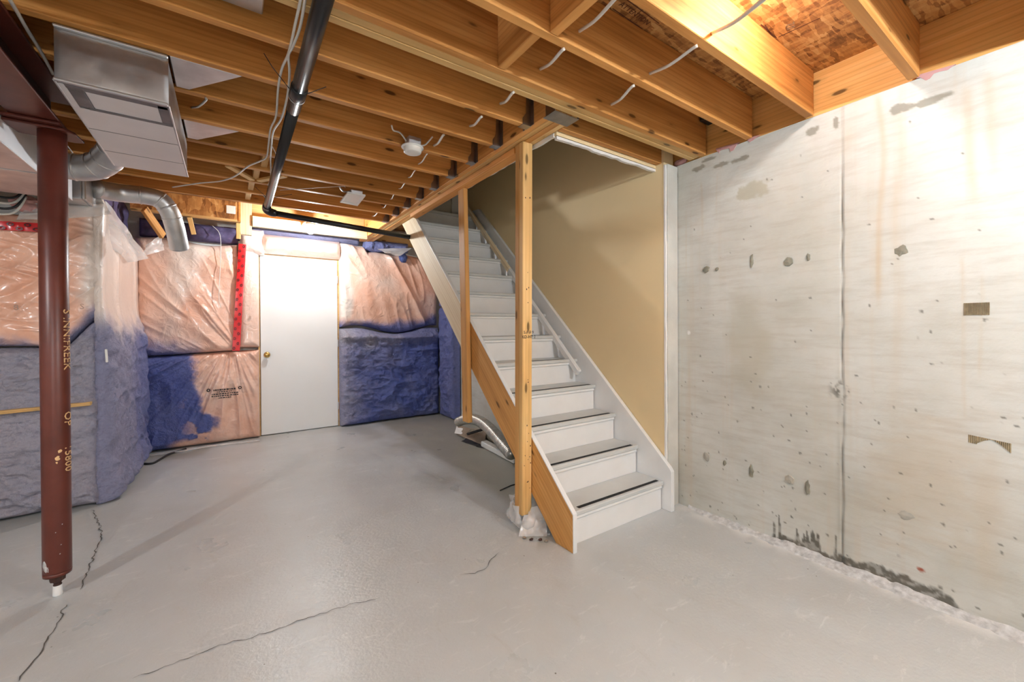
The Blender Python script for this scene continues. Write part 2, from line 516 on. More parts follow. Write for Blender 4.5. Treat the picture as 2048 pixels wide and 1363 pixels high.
# ---- floor
def build_floor():
    xs = np.linspace(-3.2, 2.7, 240); ys = np.linspace(-2.6, 5.6, 330)
    X, Y = np.meshgrid(xs, ys, indexing='ij')
    n, m = X.shape
    Zs = (fbm(X*1.3, Y*1.3, 3, 3)-.5)*.004
    v = np.stack([X, Y, Zs], -1).reshape(-1, 3)
    idx = np.arange(n*m).reshape(n, m)
    f = np.stack([idx[:-1, :-1], idx[1:, :-1], idx[1:, 1:], idx[:-1, 1:]], -1).reshape(-1, 4)
    o = mk('floor', v.tolist(), f.tolist(), FLOOR, smooth=True)
    # grime along the insulated walls; stair shade painted into the colour under the stair
    nz = fbm(X*3, Y*3, 5, 5)
    d = sst(1.50, 1.65, X)*sst(1.70, 2.1, Y)*.75  # shade under the stair, painted as a darker floor colour
    d = np.maximum(d, sst(.35, .0, np.hypot((X+.45)*.5, Y-5.1))*.8*sst(.4, .6, nz))
    d = np.maximum(d, sst(5.0, 5.35, Y)*.35*sst(.35, .6, nz))
    d = np.maximum(d, sst(-.45, -.75, X)*sst(3.2, 4.2, Y)*.4*nz)
    d = np.maximum(d, sst(1.0, 1.45, X)*sst(2.2, 3.0, Y)*.45*sst(.3, .65, nz))  # olive dirt mixed with painted stair shadow, left of the post
    d = np.maximum(d, .55*sst(.16, .03, np.hypot((X-1.43), (Y-1.88)*.8))*sst(.35, .55, fbm(X*20, Y*20, 6, 3)))
    setattr_f(o, 'dirt_and_shade', np.clip(d*1.0, 0, .75))
    # raw chalky paint along the concrete wall
    c = sst(XW-.16, XW-.02, X)*sst(1.75, 1.5, Y)*sst(.3, .55, fbm(X*14, Y*14, 9, 4))
    setattr_f(o, 'chalk', np.clip(c, 0, .9))
    tag(o, 'painted grey concrete basement floor with cracks and scuffs', 'floor', kind='structure')
    return o
floor = build_floor()
def crack(pxs, wmm=1.6, seed=0, parent=None):
    r = random.Random(seed)
    P = [onZ(x, y, 0.0) for x, y in pxs]
    Q = []
    for a, b in zip(P[:-1], P[1:]):
        n = max(2, int((b-a).length/.02))
        t = (b-a).normalized(); s = Vector((-t.y, t.x, 0))
        for k in range(n):
            Q.append(a.lerp(b, k/n)+s*r.uniform(-.007, .007))
    Q.append(P[-1])
    v, f = [], []
    for i, q in enumerate(Q):
        t = (Q[min(i+1, len(Q)-1)]-Q[max(i-1, 0)]).normalized(); s = Vector((-t.y, t.x, 0))
        wd = wmm*.001*r.uniform(.4, 1.5)*(0.25 if i in (0, len(Q)-1) else 1)
        v += [(q+s*wd)+Vector((0, 0, .0035)), (q-s*wd)+Vector((0, 0, .0035))]
        if i: f.append((2*i-2, 2*i-1, 2*i+1, 2*i))
    return mk('crack', v, f, CRACK, parent)
crack([(185, 1020), (200, 1052), (205, 1075), (190, 1105), (178, 1135), (165, 1165), (160, 1180)], 2.0, 1, floor)
crack([(130, 1210), (122, 1235), (105, 1265), (85, 1295), (62, 1330), (38, 1363)], 2.0, 2, floor)
crack([(760, 1197), (700, 1210), (640, 1228), (595, 1243), (545, 1262), (490, 1280), (440, 1290), (360, 1322), (265, 1358)], 1.3, 3, floor)
crack([(1000, 1105), (985, 1118), (970, 1137), (950, 1147), (920, 1150)], 1.4, 4, floor)

# ---- right concrete wall
def build_wall():
    ys = np.concatenate([np.linspace(-2.6, -.25, 20), np.linspace(-.2, 1.80, 300), np.linspace(1.85, 5.5, 60)])
    zs = np.linspace(-.02, ZC, 340)
    Y, Z = np.meshgrid(ys, zs, indexing='ij')
    at = {k: np.zeros_like(Y) for k in ('rust', 'grime', 'olive', 'mold', 'redspot', 'white')}
    nz = fbm(Y*9, Z*9, 1, 5); nf = fbm(Y*30, Z*30, 4, 4); nh = fbm(Y*7, Z*34, 6, 4)
    def W(x, y): p = onX(x, y, XW); return p.y, p.z
    def blob(key, x, y, ry, rz, amt=1, rag=.5):
        cy, cz = W(x, y); d = np.hypot((Y-cy)/ry, (Z-cz)/rz)+(nf-.5)*rag*2
        at[key][...] = np.maximum(at[key], amt*sst(1.1, .8, d))
    def vstreak(key, x, y0, y1, wdt, amt):
        cy, z0 = W(x, y0); _, z1 = W(x, y1); z0, z1 = max(z0, z1), min(z0, z1)
        wob = (vn(Z*3, Z*0+x, 7)-.5)*.03
        s = np.exp(-((Y-cy+wob)/wdt)**2)*sst(z1-.05, z1+.12, Z)*sst(z0+.04, z0-.02, Z)*(.5+.8*vn(Y*30, Z*4, 3))
        at[key][...] = np.maximum(at[key], np.clip(amt*.7*s, 0, 1))
    # rusty runs from the sill
    for x, y0, y1, wd, am in ((1762, 195, 620, .012, .75), (1938, 180, 420, .016, .55), (1985, 150, 360, .016, .5), (1700, 250, 330, .02, .3),
                              (1795, 230, 900, .02, .25), (1910, 900, 1150, .03, .35), (1975, 910, 1180, .05, .4), (1845, 900, 1100, .1, .22),
                              (1760, 900, 1060, .05, .3), (1960, 560, 760, .006, .4), (1928, 520, 860, .006, .35), (1402, 370, 480, .006, .45), (1437, 350, 440, .005, .45), (1375, 420, 560, .004, .35)):
        vstreak('rust', x, y0, y1, wd, am)
    # broad stain left of the joint, warm patch lower right
    cy, cz = W(1500, 690); d = np.hypot((Y-cy+(Z-cz)*-.12)/.13, (Z-cz)/.34)
    at['olive'] += .55*sst(1.25, .5, d+(nz-.5)*.8)
    blob('olive', 1505, 380, .085, .055, .85, .55)
    cy, cz = W(1860, 960); at['rust'] = np.maximum(at['rust'], .30*sst(1.2, .3, np.hypot((Y-cy)/.22, (Z-cz)/.35)+(nh-.5)*1.0))
    # dark smears under the sill
    for x, y, ry, rz in ((1352, 350, .022, .05), (1395, 338, .05, .016), (1440, 330, .06, .012), (1480, 318, .05, .014), (1420, 318, .05, .01), (1850, 205, .10, .016), (1800, 215, .04, .014), (1620, 262, .03, .02), (1672, 245, .012, .03)):
        blob('grime', x, y, ry, rz, .85, .75)
    # black mould at the foot: spikes and a long smear
    yC = W(1930, 1222)[0]; yS1 = W(1655, 1110)[0]; yS0 = W(1545, 1080)[0]
    tt = np.clip((yS1-Y)/(yS1-yC), 0, 1)
    band = (.030+.045*np.sin(tt*3.1)**.7+.02*(vn(Y*28, Y*0, 5)-.5))*sst(yS1+.02, yS1-.03, Y)*sst(yC-.01, yC+.05, Y)
    band = np.maximum(band, (.028+.02*vn(Y*40, Y*0+1, 4))*sst(yS0+.02, yS0-.04, Y)*sst(yS1-.03, yS1+.01, Y))
    mold = sst(.010, -.008, Z-band+(nf-.5)*.05)*(band > .004)
    rs = random.Random(21)
    spikes = [(1548, 1035, 3), (1560, 1030, 4), (1597, 1058, 6), (1608, 1065, 5), (1618, 1063, 6), (1630, 1060, 9), (1637, 1062, 5), (1672, 1066, 3)]
    spikes += [(rs.uniform(1552, 1640), rs.uniform(1074, 1090), rs.uniform(2, 4)) for _ in range(16)]
    for x, ytop, wpx in spikes:
        cy, zt0 = W(x, ytop); zt0 = max(.05, zt0); lean = rs.uniform(-.10, .25)
        wd = wpx*.0026*np.clip(1-Z/zt0, 0, 1)**.7+.0006
        mold = np.maximum(mold, sst(1.3, .7, np.abs(Y-cy-lean*(Z-.02)*.5)/wd)*(Z < zt0))
    at['mold'] = np.maximum(at['mold'], np.clip(mold*(.55+.7*sst(.3, .6, fbm(Y*45, Z*45, 7, 3))), 0, 1)*.92)
    # stubble of mould beside the joint
    cy, cz = W(1688, 780); s = sst(1.1, .2, np.hypot((Y-cy-.02)/.05, (Z-cz)/.07))*sst(.5, .62, fbm(Y*60, Z*40, 8, 3))
    at['mold'] = np.maximum(at['mold'], .8*s)
    blob('redspot', 1842, 1138, .012, .009, 1, .4)
    blob('white', 1378, 665, .014, .014, .9, .4)
    # scattered dark pits
    r = random.Random(5)
    for i in range(240):
        cy = r.uniform(-.1, 1.65); cz = r.uniform(.02, 2.15) if r.random() < .45 else r.uniform(.02, .9)
        a = r.uniform(.002, .0055); b_ = a*r.uniform(.6, 1.3)
        i0 = np.searchsorted(ys, cy-.02); i1 = np.searchsorted(ys, cy+.02); j0 = np.searchsorted(zs, cz-.02); j1 = np.searchsorted(zs, cz+.02)
        sl = (slice(i0, i1), slice(j0, j1))
        at['mold'][sl] = np.maximum(at['mold'][sl], .8*sst(1.3, .8, np.hypot((Y[sl]-cy)/a, (Z[sl]-cz)/b_)))
    # relief: pour joint with a rough lip, gentle waviness
    yJ = W(1685, 700)[0]
    wob = (vn(Z*9, Z*0, 2)-.5)*.008
    joint = np.exp(-((Y-yJ-wob)/.0035)**2)*sst(2.2, 1.7, Z)
    at['mold'] = np.maximum(at['mold'], .75*joint*np.clip(vn(Z*14, Z*0+2, 5)*1.5-.1, 0, 1))
    at['grime'] = np.maximum(at['grime'], .5*np.exp(-((Y-yJ-.012)/.012)**2)*sst(1.4, .4, Z)*vn(Z*10, Y*40, 6))
    yK = W(1345, 700)[0]
    j2 = np.exp(-((Y-yK-wob)/.003)**2)*sst(1.75, 1.5, Z)
    at['mold'] = np.maximum(at['mold'], .7*j2*np.clip(vn(Z*11, Z*0+6, 9)*1.4, 0, 1))
    Xd = XW+(fbm(Y*2.5, Z*2.5, 2, 3)-.5)*.006+.006*joint-.003*sst(yJ, yJ-.004, Y)
    v = np.stack([Xd, Y, Z], -1).reshape(-1, 3)
    n, m = Y.shape; idx = np.arange(n*m).reshape(n, m)
    f = np.stack([idx[:-1, :-1], idx[:-1, 1:], idx[1:, 1:], idx[1:, :-1]], -1).reshape(-1, 4)
    bv = [(2.75, -2.6, -.02), (2.75, 5.5, -.02), (2.75, 5.5, ZC), (2.75, -2.6, ZC)]
    b0 = len(v)
    vl = v.tolist()+bv
    fl = f.tolist()+[[b0, b0+1, b0+2, b0+3][::-1]]
    fl.append([int(i) for i in idx[:, -1]]+[b0+2, b0+3])
    fl.append([int(i) for i in idx[0, :]][::-1]+[b0, b0+3])
    o = mk('wall_right', vl, fl, CONC, smooth=False)
    o.data.polygons.foreach_set('use_smooth', [True]*(len(fl)-3)+[False]*3)
    for k, a in at.items():
        setattr_f(o, k, np.concatenate([np.clip(a, 0, 1).ravel(), np.zeros(4)]))
    tag(o, 'bare poured concrete wall with stains, tie holes and a vertical joint', 'wall', kind='structure')
    return o
wall_right = build_wall()
def wall_patch(x, y, wpx, hpx, mat, seed, n=14, th=.008, name='tie_hole_patch'):
    r = random.Random(seed)
    c = onX(x, y, XW); a = abs(onX(x+wpx/2, y, XW).y-c.y); b = abs(onX(x, y+hpx/2, XW).z-c.z)
    ring = []
    for k in range(n):
        an = 2*math.pi*k/n; q = r.uniform(.72, 1.1); ring.append((c.y+math.cos(an)*a*q, c.z+math.sin(an)*b*q))
    v = [(XW-th-.001, c.y, c.z)]+[(XW-th*.7, c.y+(p[0]-c.y)*.8, c.z+(p[1]-c.z)*.8) for p in ring]+[(XW+.006, p[0], p[1]) for p in ring]
    f = []
    for k in range(n):
        k2 = (k+1) % n
        f.append((0, 1+k2, 1+k)); f.append((1+k, 1+k2, 1+n+k2, 1+n+k))
    return mk(name, v, f, mat, wall_right)
for i, (x, y, a, b) in enumerate(((1803, 501, 36, 27), (1577, 523, 25, 21), (1412, 539, 17, 17), (1434, 538, 9, 9), (1414, 912, 18, 22), (1580, 958, 26, 24),
                                   (1813, 1030, 42, 24), (1450, 925, 9, 14), (1615, 975, 12, 34), (1503, 941, 12, 32), (1504, 521, 9, 34), (1617, 514, 9, 18))):
    wall_patch(x, y, a, b, MORTAR if i not in (4, 5, 6) else plain('grey_patch%d' % i, (.42, .40, .35), .85, bumpy=.6, bscale=50, var=.2, vscale=20), 40+i)
# corrugated adhesive marks left by removed strips
def adhesive(x0, x1, y0, y1, cut=None):
    p0 = onX(x0, y0, XW); p1 = onX(x1, y1, XW); n = 44
    bm = bmesh.new()
    ya, yb, zt, zb = p0.y, p1.y, p0.z, p1.z
    rows = []
    for k in range(n+1):
        t = k/n; y = ya+(yb-ya)*t
        zlo, zhi = zb, zt
        if cut: zhi, zlo = cut(t, zt, zb)
        x = XW-(.0075 if k % 2 else .0045)
        rows.append((bm.verts.new((x, y, zlo)), bm.verts.new((x, y, zhi)), bm.verts.new((XW+.006, y, zlo)), bm.verts.new((XW+.006, y, zhi))))
    for a, b in zip(rows[:-1], rows[1:]):
        bm.faces.new((a[0], b[0], b[1], a[1])); bm.faces.new((a[0], a[2], b[2], b[0])); bm.faces.new((a[1], b[1], b[3], a[3]))
    return bm_obj('adhesive_mark', bm, GLUE, wall_right)
adhesive(1928, 1980, 606, 629)
adhesive(1937, 2023, 868, 905, lambda t, zt, zb: (zt-(zt-zb)*.25*t-.0, max(zb-(zt-zb)*.05, zt-(zt-zb)*(.66+.2*t) if t < .22 else zt-(zt-zb)*(.25*t+.02+min(.75, abs((t-.56)/.42)**1.4*.72)))))

# rough ridge of slab grit along the wall foot
def ridge_obj():
    ys = np.linspace(-.6, 1.6, 260); ks = np.linspace(0, 1, 9)
    v, f = [], []
    for i, y in enumerate(ys):
        wd = .030+.04*vn(y*6, 1.5, 3)+.025*vn(y*40, 2, 4); h = .006+.014*vn(y*9, 3, 5)+.012*vn(y*50, 7, 6)
        wd *= sst(1.62, 1.3, y)*.8+.2
        for k in ks:
            v.append((XW+.004-wd*k, y, h*(1-k)**1.3+.003*float(vn(y*70, k*9, 7))+(-.004 if k == 1 else .001)))
    n = len(ks)
    for i in range(len(ys)-1):
        for k in range(n-1):
            a = i*n+k; f.append((a, a+1, a+n+1, a+n))
    o = mk('slab_edge_grit', v, f, DEBRIS, floor, smooth=True)
    return o
ridge_obj()

# ---- other walls (mostly behind insulation or behind the viewer)
PLAINC = plain('plain_concrete', (.70, .69, .66), .8, var=.06, bumpy=.2)
def wallbox(name, *a, mat=PLAINC, label=''):
    o = box(name, *a, mat, bev=0); return tag(o, label, 'wall', kind='structure')
wallbox('wall_back', -3.2, 2.75, YB, YB+.2, 0, ZT-.002, label='concrete wall behind the insulation at the far end')
wallbox('wall_left', -3.4, -3.2, -2.6, YB, 0, ZT, label='concrete wall far left of the room')
wallbox('wall_front', -3.2, 2.75, -2.8, -2.6, 0, ZT, label='concrete wall behind the viewpoint')

# ---- subfloor of OSB sheets
ceil = root('ceiling', (0, 0, ZT), 'underside of the OSB subfloor between the joists', 'ceiling', kind='structure')
def sheet_row(x0, x1, y0, y1):
    x = x0
    while x < x1-.05:
        xe = min(x+1.22, x1); y = y0
        while y < y1-.05:
            ye = min(y+2.44, y1)
            box('osb_sheet', x+.0015, xe-.0015, y+.0015, ye-.0015, ZT, ZT+.016, OSB, ceil, bev=0)
            y = ye
        x = xe
sheet_row(-3.3, 1.43, -2.7, YB+.1)
sheet_row(1.43, 2.75, -2.7, 1.745)
sheet_row(1.43, 2.75, 4.42, YB+.1)
# lettering stamped on the subfloor
def stamp(body, px, size, xdir, ydir, mat=STAMP):
    p = onZ(px[0], px[1], ZT-.0008)
    return text_mesh('stamp_text', body, size, mat, frame_m(p, xdir, ydir), ceil)
sx = (onZ(1290, 42, ZT)-onZ(1262, 22, ZT)); sx.z = 0; sx.normalize()
sy = Vector((-sx.y, sx.x, 0))*-1
sy = Vector((sx.y, -sx.x, 0))
def stamp_block():
    # seen from below: x along the words, y towards the top of the words
    x = sx; y = -Vector((0, 0, 1)).cross(x)
    y = Vector((0, 0, -1)).cross(x)
    stamp('ATTENTION', (1270, 28), .034, x, y)
    p0 = onZ(1270, 28, ZT-.0008)
    for d, L in ((-.036, .20), (.028, .26)):
        q = p0+y*d
        a, b = q-x*L/2, q+x*L/2
        board('stamp_line', a, b, .004, .0006, STAMP, ceil, bev=0)
    r = random.Random(3)
    for row in range(6):
        q = p0-y*(.050+row*.019)-x*.13
        xx = 0
        while xx < .24:
            l = r.uniform(.006, .018)
            if r.random() < .85:
                board('stamp_line', q+x*xx, q+x*(xx+l), .009, .0006, STAMP, ceil, bev=0)
            xx += l+.006
stamp_block()
px_ = onZ(1640, 25, ZT)-onZ(1560, 58, ZT); px_.z = 0
stamp('02', (1582, 52), .045, Vector((px_.y, -px_.x, 0)), Vector((0, 0, -1)).cross(Vector((px_.y, -px_.x, 0))), plain('stamp_faint', (.30, .20, .12), .7))
for a, b in (((1522, 49), (1553, 76)), ((1530, 50), (1548, 78)), ((1557, 74), (1640, 36))):
    board('stamp_line', onZ(*a, ZT-.001), onZ(*b, ZT-.001), .004, .0006, STAMP, ceil, bev=0)

# ================================================================== FRAMING
ORD = ['first', 'second', 'third', 'fourth', 'fifth', 'sixth', 'seventh', 'eighth', 'ninth', 'tenth', 'eleventh', 'twelfth']
S = .3027
def jy(k): return 1.825+S*k       # far lower edge of joist k
XH = 1.355                        # left face of the stair header
zm = (ZC+ZT)/2; jd = ZT-ZC
def joist(yfar, x0, x1, label, th=.038):
    o = board('floor_joist', (x0, yfar-th/2, zm), (x1, yfar-th/2, zm), th, jd-.002, JOIST)
    return tag(o, label, 'joist', 'floor joists under the subfloor')
joist(jy(-2), -3.15, 2.50, 'floor joist just in front of the laminated beam, nearest to it')
joist(.917, -3.15, 2.50, 'floor joist second in front of the laminated beam, bright near the lamp')
joist(.520, -3.15, 2.50, 'floor joist at the upper right, closest to the right frame edge')
joist(.120, -3.15, 2.50, 'floor joist overhead, just above the top edge of the picture')
for k in range(0, 9):
    joist(jy(k), -3.15, XH-.002, 'floor joist ending in the stair header, %s one behind the laminated beam' % ORD[k])
lvl = root('laminated_beam', (.9, 1.51, ZC), 'three-ply timber beam crossing the ceiling in front of the stair opening', 'beam')
for i in range(3):
    board('ply', (-.75, 1.462+.019+i*.0385, zm), (2.50, 1.462+.019+i*.0385, zm+.0), .037, jd-.001-.004*(i == 1), [JOIST, PALE, PALE][i], lvl)
hdr = root('stair_header', (XH, 1.6, ZC), 'four-ply timber header running back along the stair opening', 'beam')
for i in range(4):
    board('ply', (XH+.019+i*.0385, 1.585, zm-[0, .0, .004, .0][i]), (XH+.019+i*.0385, 5.36, zm-[0, 0, .004, 0][i]), .0365, jd-.002, [JOIST, PALE, JOIST, PALE][i], hdr)
tp = board('top_plate', (1.462, 2.045, ZC-.0195), (1.462, 3.78, ZC-.0195), .075, .036, JOIST)
tag(tp, 'thin timber plate nailed under the stair header behind the double post', 'plate')
trim = board('trimmer_joist', (XH+.156, 1.728, zm), (2.44, 1.728, zm), .038, jd-.002, JOIST)
tag(trim, 'short floor joist between stair header and wall, above the white drywall edge', 'joist')
rim = board('rim_board', (2.545, -2.6, zm), (2.545, 5.45, zm), .038, jd, RIMW)
tag(rim, 'pale rim board lying on top of the concrete wall', 'board')
# pink sill gasket torn along the top of the wall
PINKF = plain('pink_gasket', (.62, .34, .33), .8, bumpy=.4)
def gasket(pxs, nm):
    P = [onX(x, y, XW-.002) for x, y in pxs]
    c = sum((p for p in P), Vector())/len(P)
    bm = bmesh.new(); A = [bm.verts.new((XW-.003, p.y, p.z)) for p in P]; B = [bm.verts.new((XW+.004, p.y, p.z)) for p in P]
    bm.faces.new(A); n = len(P)
    for i in range(n): bm.faces.new((A[i], B[i], B[(i+1) % n], A[(i+1) % n]))
    o = bm_obj('sill_gasket', bm, PINKF); tag(o, nm, 'gasket', 'torn pink sill gasket scraps')
gasket([(1432, 300), (1438, 306), (1440, 300), (1450, 298), (1458, 296), (1461, 303), (1467, 300), (1474, 288), (1480, 284), (1432, 297)], 'torn pink gasket scrap on the wall top beside the laminated beam end')
gasket([(1494, 279), (1499, 284), (1506, 280), (1512, 275), (1520, 270), (1492, 276)], 'torn pink gasket scrap on the wall top beyond the first joist')
gasket([(1833, 157), (1840, 155), (1852, 161), (1860, 157), (1868, 147), (1880, 143), (1895, 140), (1912, 128), (1835, 150)], 'torn pink gasket scrap on the wall top at the joist near the right edge')
# crumpled pink insulation in the gap by the wall
def lump(name, c, rx, ry, rz, mat, seed, label, cat, amp=.35, parent=None):
    bm = bmesh.new(); bmesh.ops.create_icosphere(bm, subdivisions=4, radius=1)
    for v in bm.verts:
        p = v.co.copy(); n = float(fbm(p.x*2.3+seed, p.y*2.3+p.z*3.1+seed*2, seed, 4))-.5
        p *= 1+amp*2*n
        v.co = Vector((c[0]+p.x*rx, c[1]+p.y*ry, c[2]+p.z*rz))
    o = bm_obj(name, bm, mat, parent, smooth=True, loc=c)
    if label: tag(o, label, cat)
    return o
lump('insulation_scrap', onX(1362, 325, XW+.02), .03, .05, .022, PINKF, 3, 'crumpled pink insulation scrap stuffed between trimmer joist and wall', 'insulation')

# joist hangers
def hanger_mesh():
    bm = bmesh.new(); t = .0022; hw = .0205
    add_box(bm, -.055, .0, -hw-t, hw+t, -t, 0)                                      # seat
    for s in (-1, 1):
        y0, y1 = sorted((s*hw, s*(hw+t)))
        # tapered side cheek
        q = [(-.055, 0), (0, 0), (0, .165), (-.030, .165), (-.034, .06), (-.055, .03)]
        A = [bm.verts.new((a, y0, b)) for a, b in q]; B = [bm.verts.new((a, y1, b)) for a, b in q]
        bm.faces.new(A); bm.faces.new(B[::-1])
        for i in range(6): bm.faces.new((A[i], A[(i+1) % 6], B[(i+1) % 6], B[i]))
        y0, y1 = sorted((s*hw, s*(hw+.028)))
        add_box(bm, -.003, .0, y0, y1, .0, .165)                                    # face flange
    bmesh.ops.recalc_face_normals(bm, faces=bm.faces)
    me = bpy.data.meshes.new('joist_hanger'); bm.to_mesh(me); bm.free(); me.materials.append(HANG); return me
hm = hanger_mesh()
for k in range(0, 9):
    o = bpy.data.objects.new('joist_hanger', hm); o.location = (XH-.0005, jy(k)-.019, ZC); COL.objects.link(o)
    tag(o, 'galvanised hanger under the %s joist behind the laminated beam' % ORD[k], 'bracket', 'joist hangers along the stair header')
bh = root('beam_hanger', (XH+.075, 1.585, ZC), 'wide galvanised saddle joining stair header to laminated beam', 'bracket')
box('seat', XH-.004, XH+.160, 1.582, 1.675, ZC-.004, ZC-.0008, HANG, bh, bev=0)
box('cheek', XH-.004, XH-.001, 1.582, 1.655, ZC-.003, ZC+.12, HANG, bh, bev=0)
box('cheek', XH+.157, XH+.160, 1.582, 1.655, ZC-.003, ZC+.12, HANG, bh, bev=0)
# small dark bracket at the beam pocket
o = box('pocket_bracket', 2.42, 2.515, 1.425, 1.458, 2.475, 2.51, CABLEK, bev=.003); tag(o, 'small black box tucked at the top corner where the beam meets the wall', 'bracket')

# solid bridging between joists
def block(x, y0, y1, label, z0=ZC+.002, z1=ZT-.004, mat=JOIST, x2=None):
    o = board('bridging_block', (x, y0, (z0+z1)/2), (x if x2 is None else x2, y1, (z0+z1)/2), .038, z1-z0, mat)
    return tag(o, label, 'blocking', 'wood bridging between joists')
bx1 = onZ(1008, 118, ZC).x
block(.955, jy(-2)+.001, 1.461, 'solid wood bridging block touching the front of the laminated beam')
block(1.005, .918, jy(-2)-.039, 'solid wood bridging block with dark nail marks, near top centre')
for (k, x, nm) in ((4, .205, 'left of the black pipe, nearest of the row'), (5, .17, 'second of the row left of the black pipe'), (6, .15, 'third of the row left of the black pipe'), (7, .14, 'farthest of the row left of the black pipe')):
    block(x, jy(k)+.001, jy(k+1)-.039, 'upright bridging block '+nm, mat=PALE, z0=ZC+.02)
for s, nm in ((-1, 'left'), (1, 'right')):
    o = board('bridging_strip', (.17+s*.02, jy(6)-.05, ZC+.012), (.17+s*.17, jy(5)+.03, ZC+.012), .04, .019, PALE)
    tag(o, 'slanting wood bridging strip on the %s of the pipe' % nm, 'blocking', 'wood bridging between joists')
# blocking at upper left near the duct
block(-.43, 1.563, jy(0)-.039, 'upright bridging block above the end cap of the box duct')
o = board('nailer_strip', (-3.0, 1.70, ZC+.012), (-.44, 1.70, ZC+.012), .035, .022, PALE); tag(o, 'thin nailer strip beside the steel beam at the upper left', 'board')

# rim boards over the far door
o = board('rim_board', (.19, 5.13, 2.43), (1.353, 5.13, 2.43), .04, .18, PALE); tag(o, 'yellow rim board over the far door, lit by the bulb', 'board')
o = board('soffit_board', (.205, 5.0, 2.306), (1.353, 5.0, 2.306), .04, .105, CREAM); tag(o, 'cream board behind the bulb, below the yellow rim board', 'board')
o = board('rim_board', (1.52, 5.36, ZC+.08), (2.5, 5.36, ZC+.08), .04, .16, PALE); tag(o, 'pine rim board behind the stair stringer top', 'board')

# bulkhead of OSB at the back left
bk = root('osb_bulkhead', (-.2, 4.97, 2.27), 'OSB bulkhead with a blank cover plate above the pink insulation', 'bulkhead')
box('panel', -.72, .085, 4.955, 4.970, 2.292, 2.47, OSB, bk, bev=.001)
board('ledger', (-.72, 4.985, 2.284), (.10, 4.985, 2.284), .06, .020, PALE, bk)
box('end_stud', .085, .105, 4.95, 5.30, 2.275, 2.49, JOIST, bk)
box('cover_plate', -.015, .062, 4.948, 4.956, 2.345, 2.425, PVC, bk, bev=.003)
o = board('upright_stud', (.150, 5.02, 2.16), (.150, 5.02, 2.50), .05, .10, CREAM, up=(1, 0, 0)); tag(o, 'pale upright stud between bulkhead and the yellow rim board', 'stud')
for i, (x, nm) in enumerate(((-.275, 'middle'), (.085, 'right'))):
    o = board('stub_stud', (x, 5.05, 2.12), (x-.03*(i == 0), 5.02, 2.275), .038, .085, PALE, up=(0, 1, 0)); tag(o, 'short stub stud below the bulkhead, %s of the dark cavity' % nm, 'stud', 'stub studs under the bulkhead')

# ================================================================== POST AND STUD
pr_ = root('double_post', (1.47, 2.02, 0), 'doubled two-by-four post standing at the stair foot', 'post')
PX0 = 1.424
for i in range(2):
    y = 1.981+.019+i*.0395
    lo = (PX0+.035, y, .085 if i == 0 else .12); hi = (PX0+.035-.006, y-.035, ZC-.001)
    board('stud', lo, hi, .038, .070, [PALE, ORANGE][i], pr_, up=(1, 0, 0))
# painter drips on the post edge and stamped grade mark
pm = frame_m((PX0+.046-.004, 1.967, 1.205), (1, 0, 0), (0, 0, 1))
text_mesh('grade_stamp', 'S-P-F 9\nKD-HT 2', .026, INK, frame_m((PX0+.042, 1.9625, 1.16), (1, 0, 0), (0, 0, 1)), pr_)
nm_ = bpy.data.meshes.new('nail'); _v = [(math.cos(i*math.pi/4)*.004, 0, math.sin(i*math.pi/4)*.004) for i in range(8)]
nm_.from_pydata(_v+[(x*.6, -.0015, z*.6) for x, _, z in _v], [], [[8+i for i in range(8)]]+[[i, (i+1) % 8, 8+(i+1) % 8, 8+i] for i in range(8)]); nm_.materials.append(RUSTD)
rn = random.Random(13)
for i in range(20):
    z = rn.choice([rn.uniform(.12, .75), rn.uniform(.12, 2.2)]); t = (z-.085)/(ZC-.085)
    o = bpy.data.objects.new('nail', nm_); COL.objects.link(o)
    o.location = (PX0+.035-.006*t+rn.uniform(-.026, .026), 1.981-.035*t-.0003, z); s_ = rn.uniform(.5, 1.0); o.scale = (s_, 1, s_*rn.uniform(.9, 1.8))
    o.parent = pr_; o.matrix_parent_inverse = Matrix.Translation(-pr_.location)
# plastic wrapped round the foot
def wrap():
    n = 48; rings = 9; v = []; f = []
    for j in range(rings):
        t = j/(rings-1)
        for k in range(n):
            a = 2*math.pi*k/n
            fold = (float(vn(a*5, t*3, 3))-.5)*.045+(float(vn(a*13, t*2, 5))-.5)*.018
            r = .055+.030*math.sin(t*3.0)+fold*(.4+t)+.02*t
            sq = 1/max(abs(math.cos(a)), abs(math.sin(a)))**.5
            z = .0+t*(.13+.07*float(vn(a*3, 1, 8))-.06*max(0, math.cos(a+2.0)))
            v.append((1.472+math.cos(a)*r*sq, 2.01+math.sin(a)*r*sq*1.0, max(.002, z)))
    for j in range(rings-1):
        for k in range(n):
            f.append((j*n+k, j*n+(k+1) % n, (j+1)*n+(k+1) % n, (j+1)*n+k))
    o = mk('plastic_wrap', v, f, PLAST, smooth=True); tag(o, 'crumpled clear plastic gathered round the foot of the double post', 'plastic')
    return o
wrap()
def flap(name, pts, mat, label, cat, bulge=.015, seed=0, n=14):
    """crumpled sheet from four corners"""
    P = [Vector(p) for p in pts]
    nn = (P[1]-P[0]).cross(P[3]-P[0]).normalized()
    v, f = [], []
    for i in range(n):
        for j in range(n):
            u, w_ = i/(n-1), j/(n-1)
            p = P[0].lerp(P[1], u).lerp(P[3].lerp(P[2], u), w_)
            h = (float(fbm(u*3+seed, w_*3+seed*3, seed, 3))-.5)*2*bulge
            v.append(p+nn*h)
    for i in range(n-1):
        for j in range(n-1):
            a = i*n+j; f.append((a, a+n, a+n+1, a+1))
    m0 = len(v)
    v += [p-nn*.001 for p in v[:m0]]
    f += [tuple(q+m0 for q in ff[::-1]) for ff in f[:]]
    o = mk(name, v, f, mat, smooth=True)
    return tag(o, label, cat)
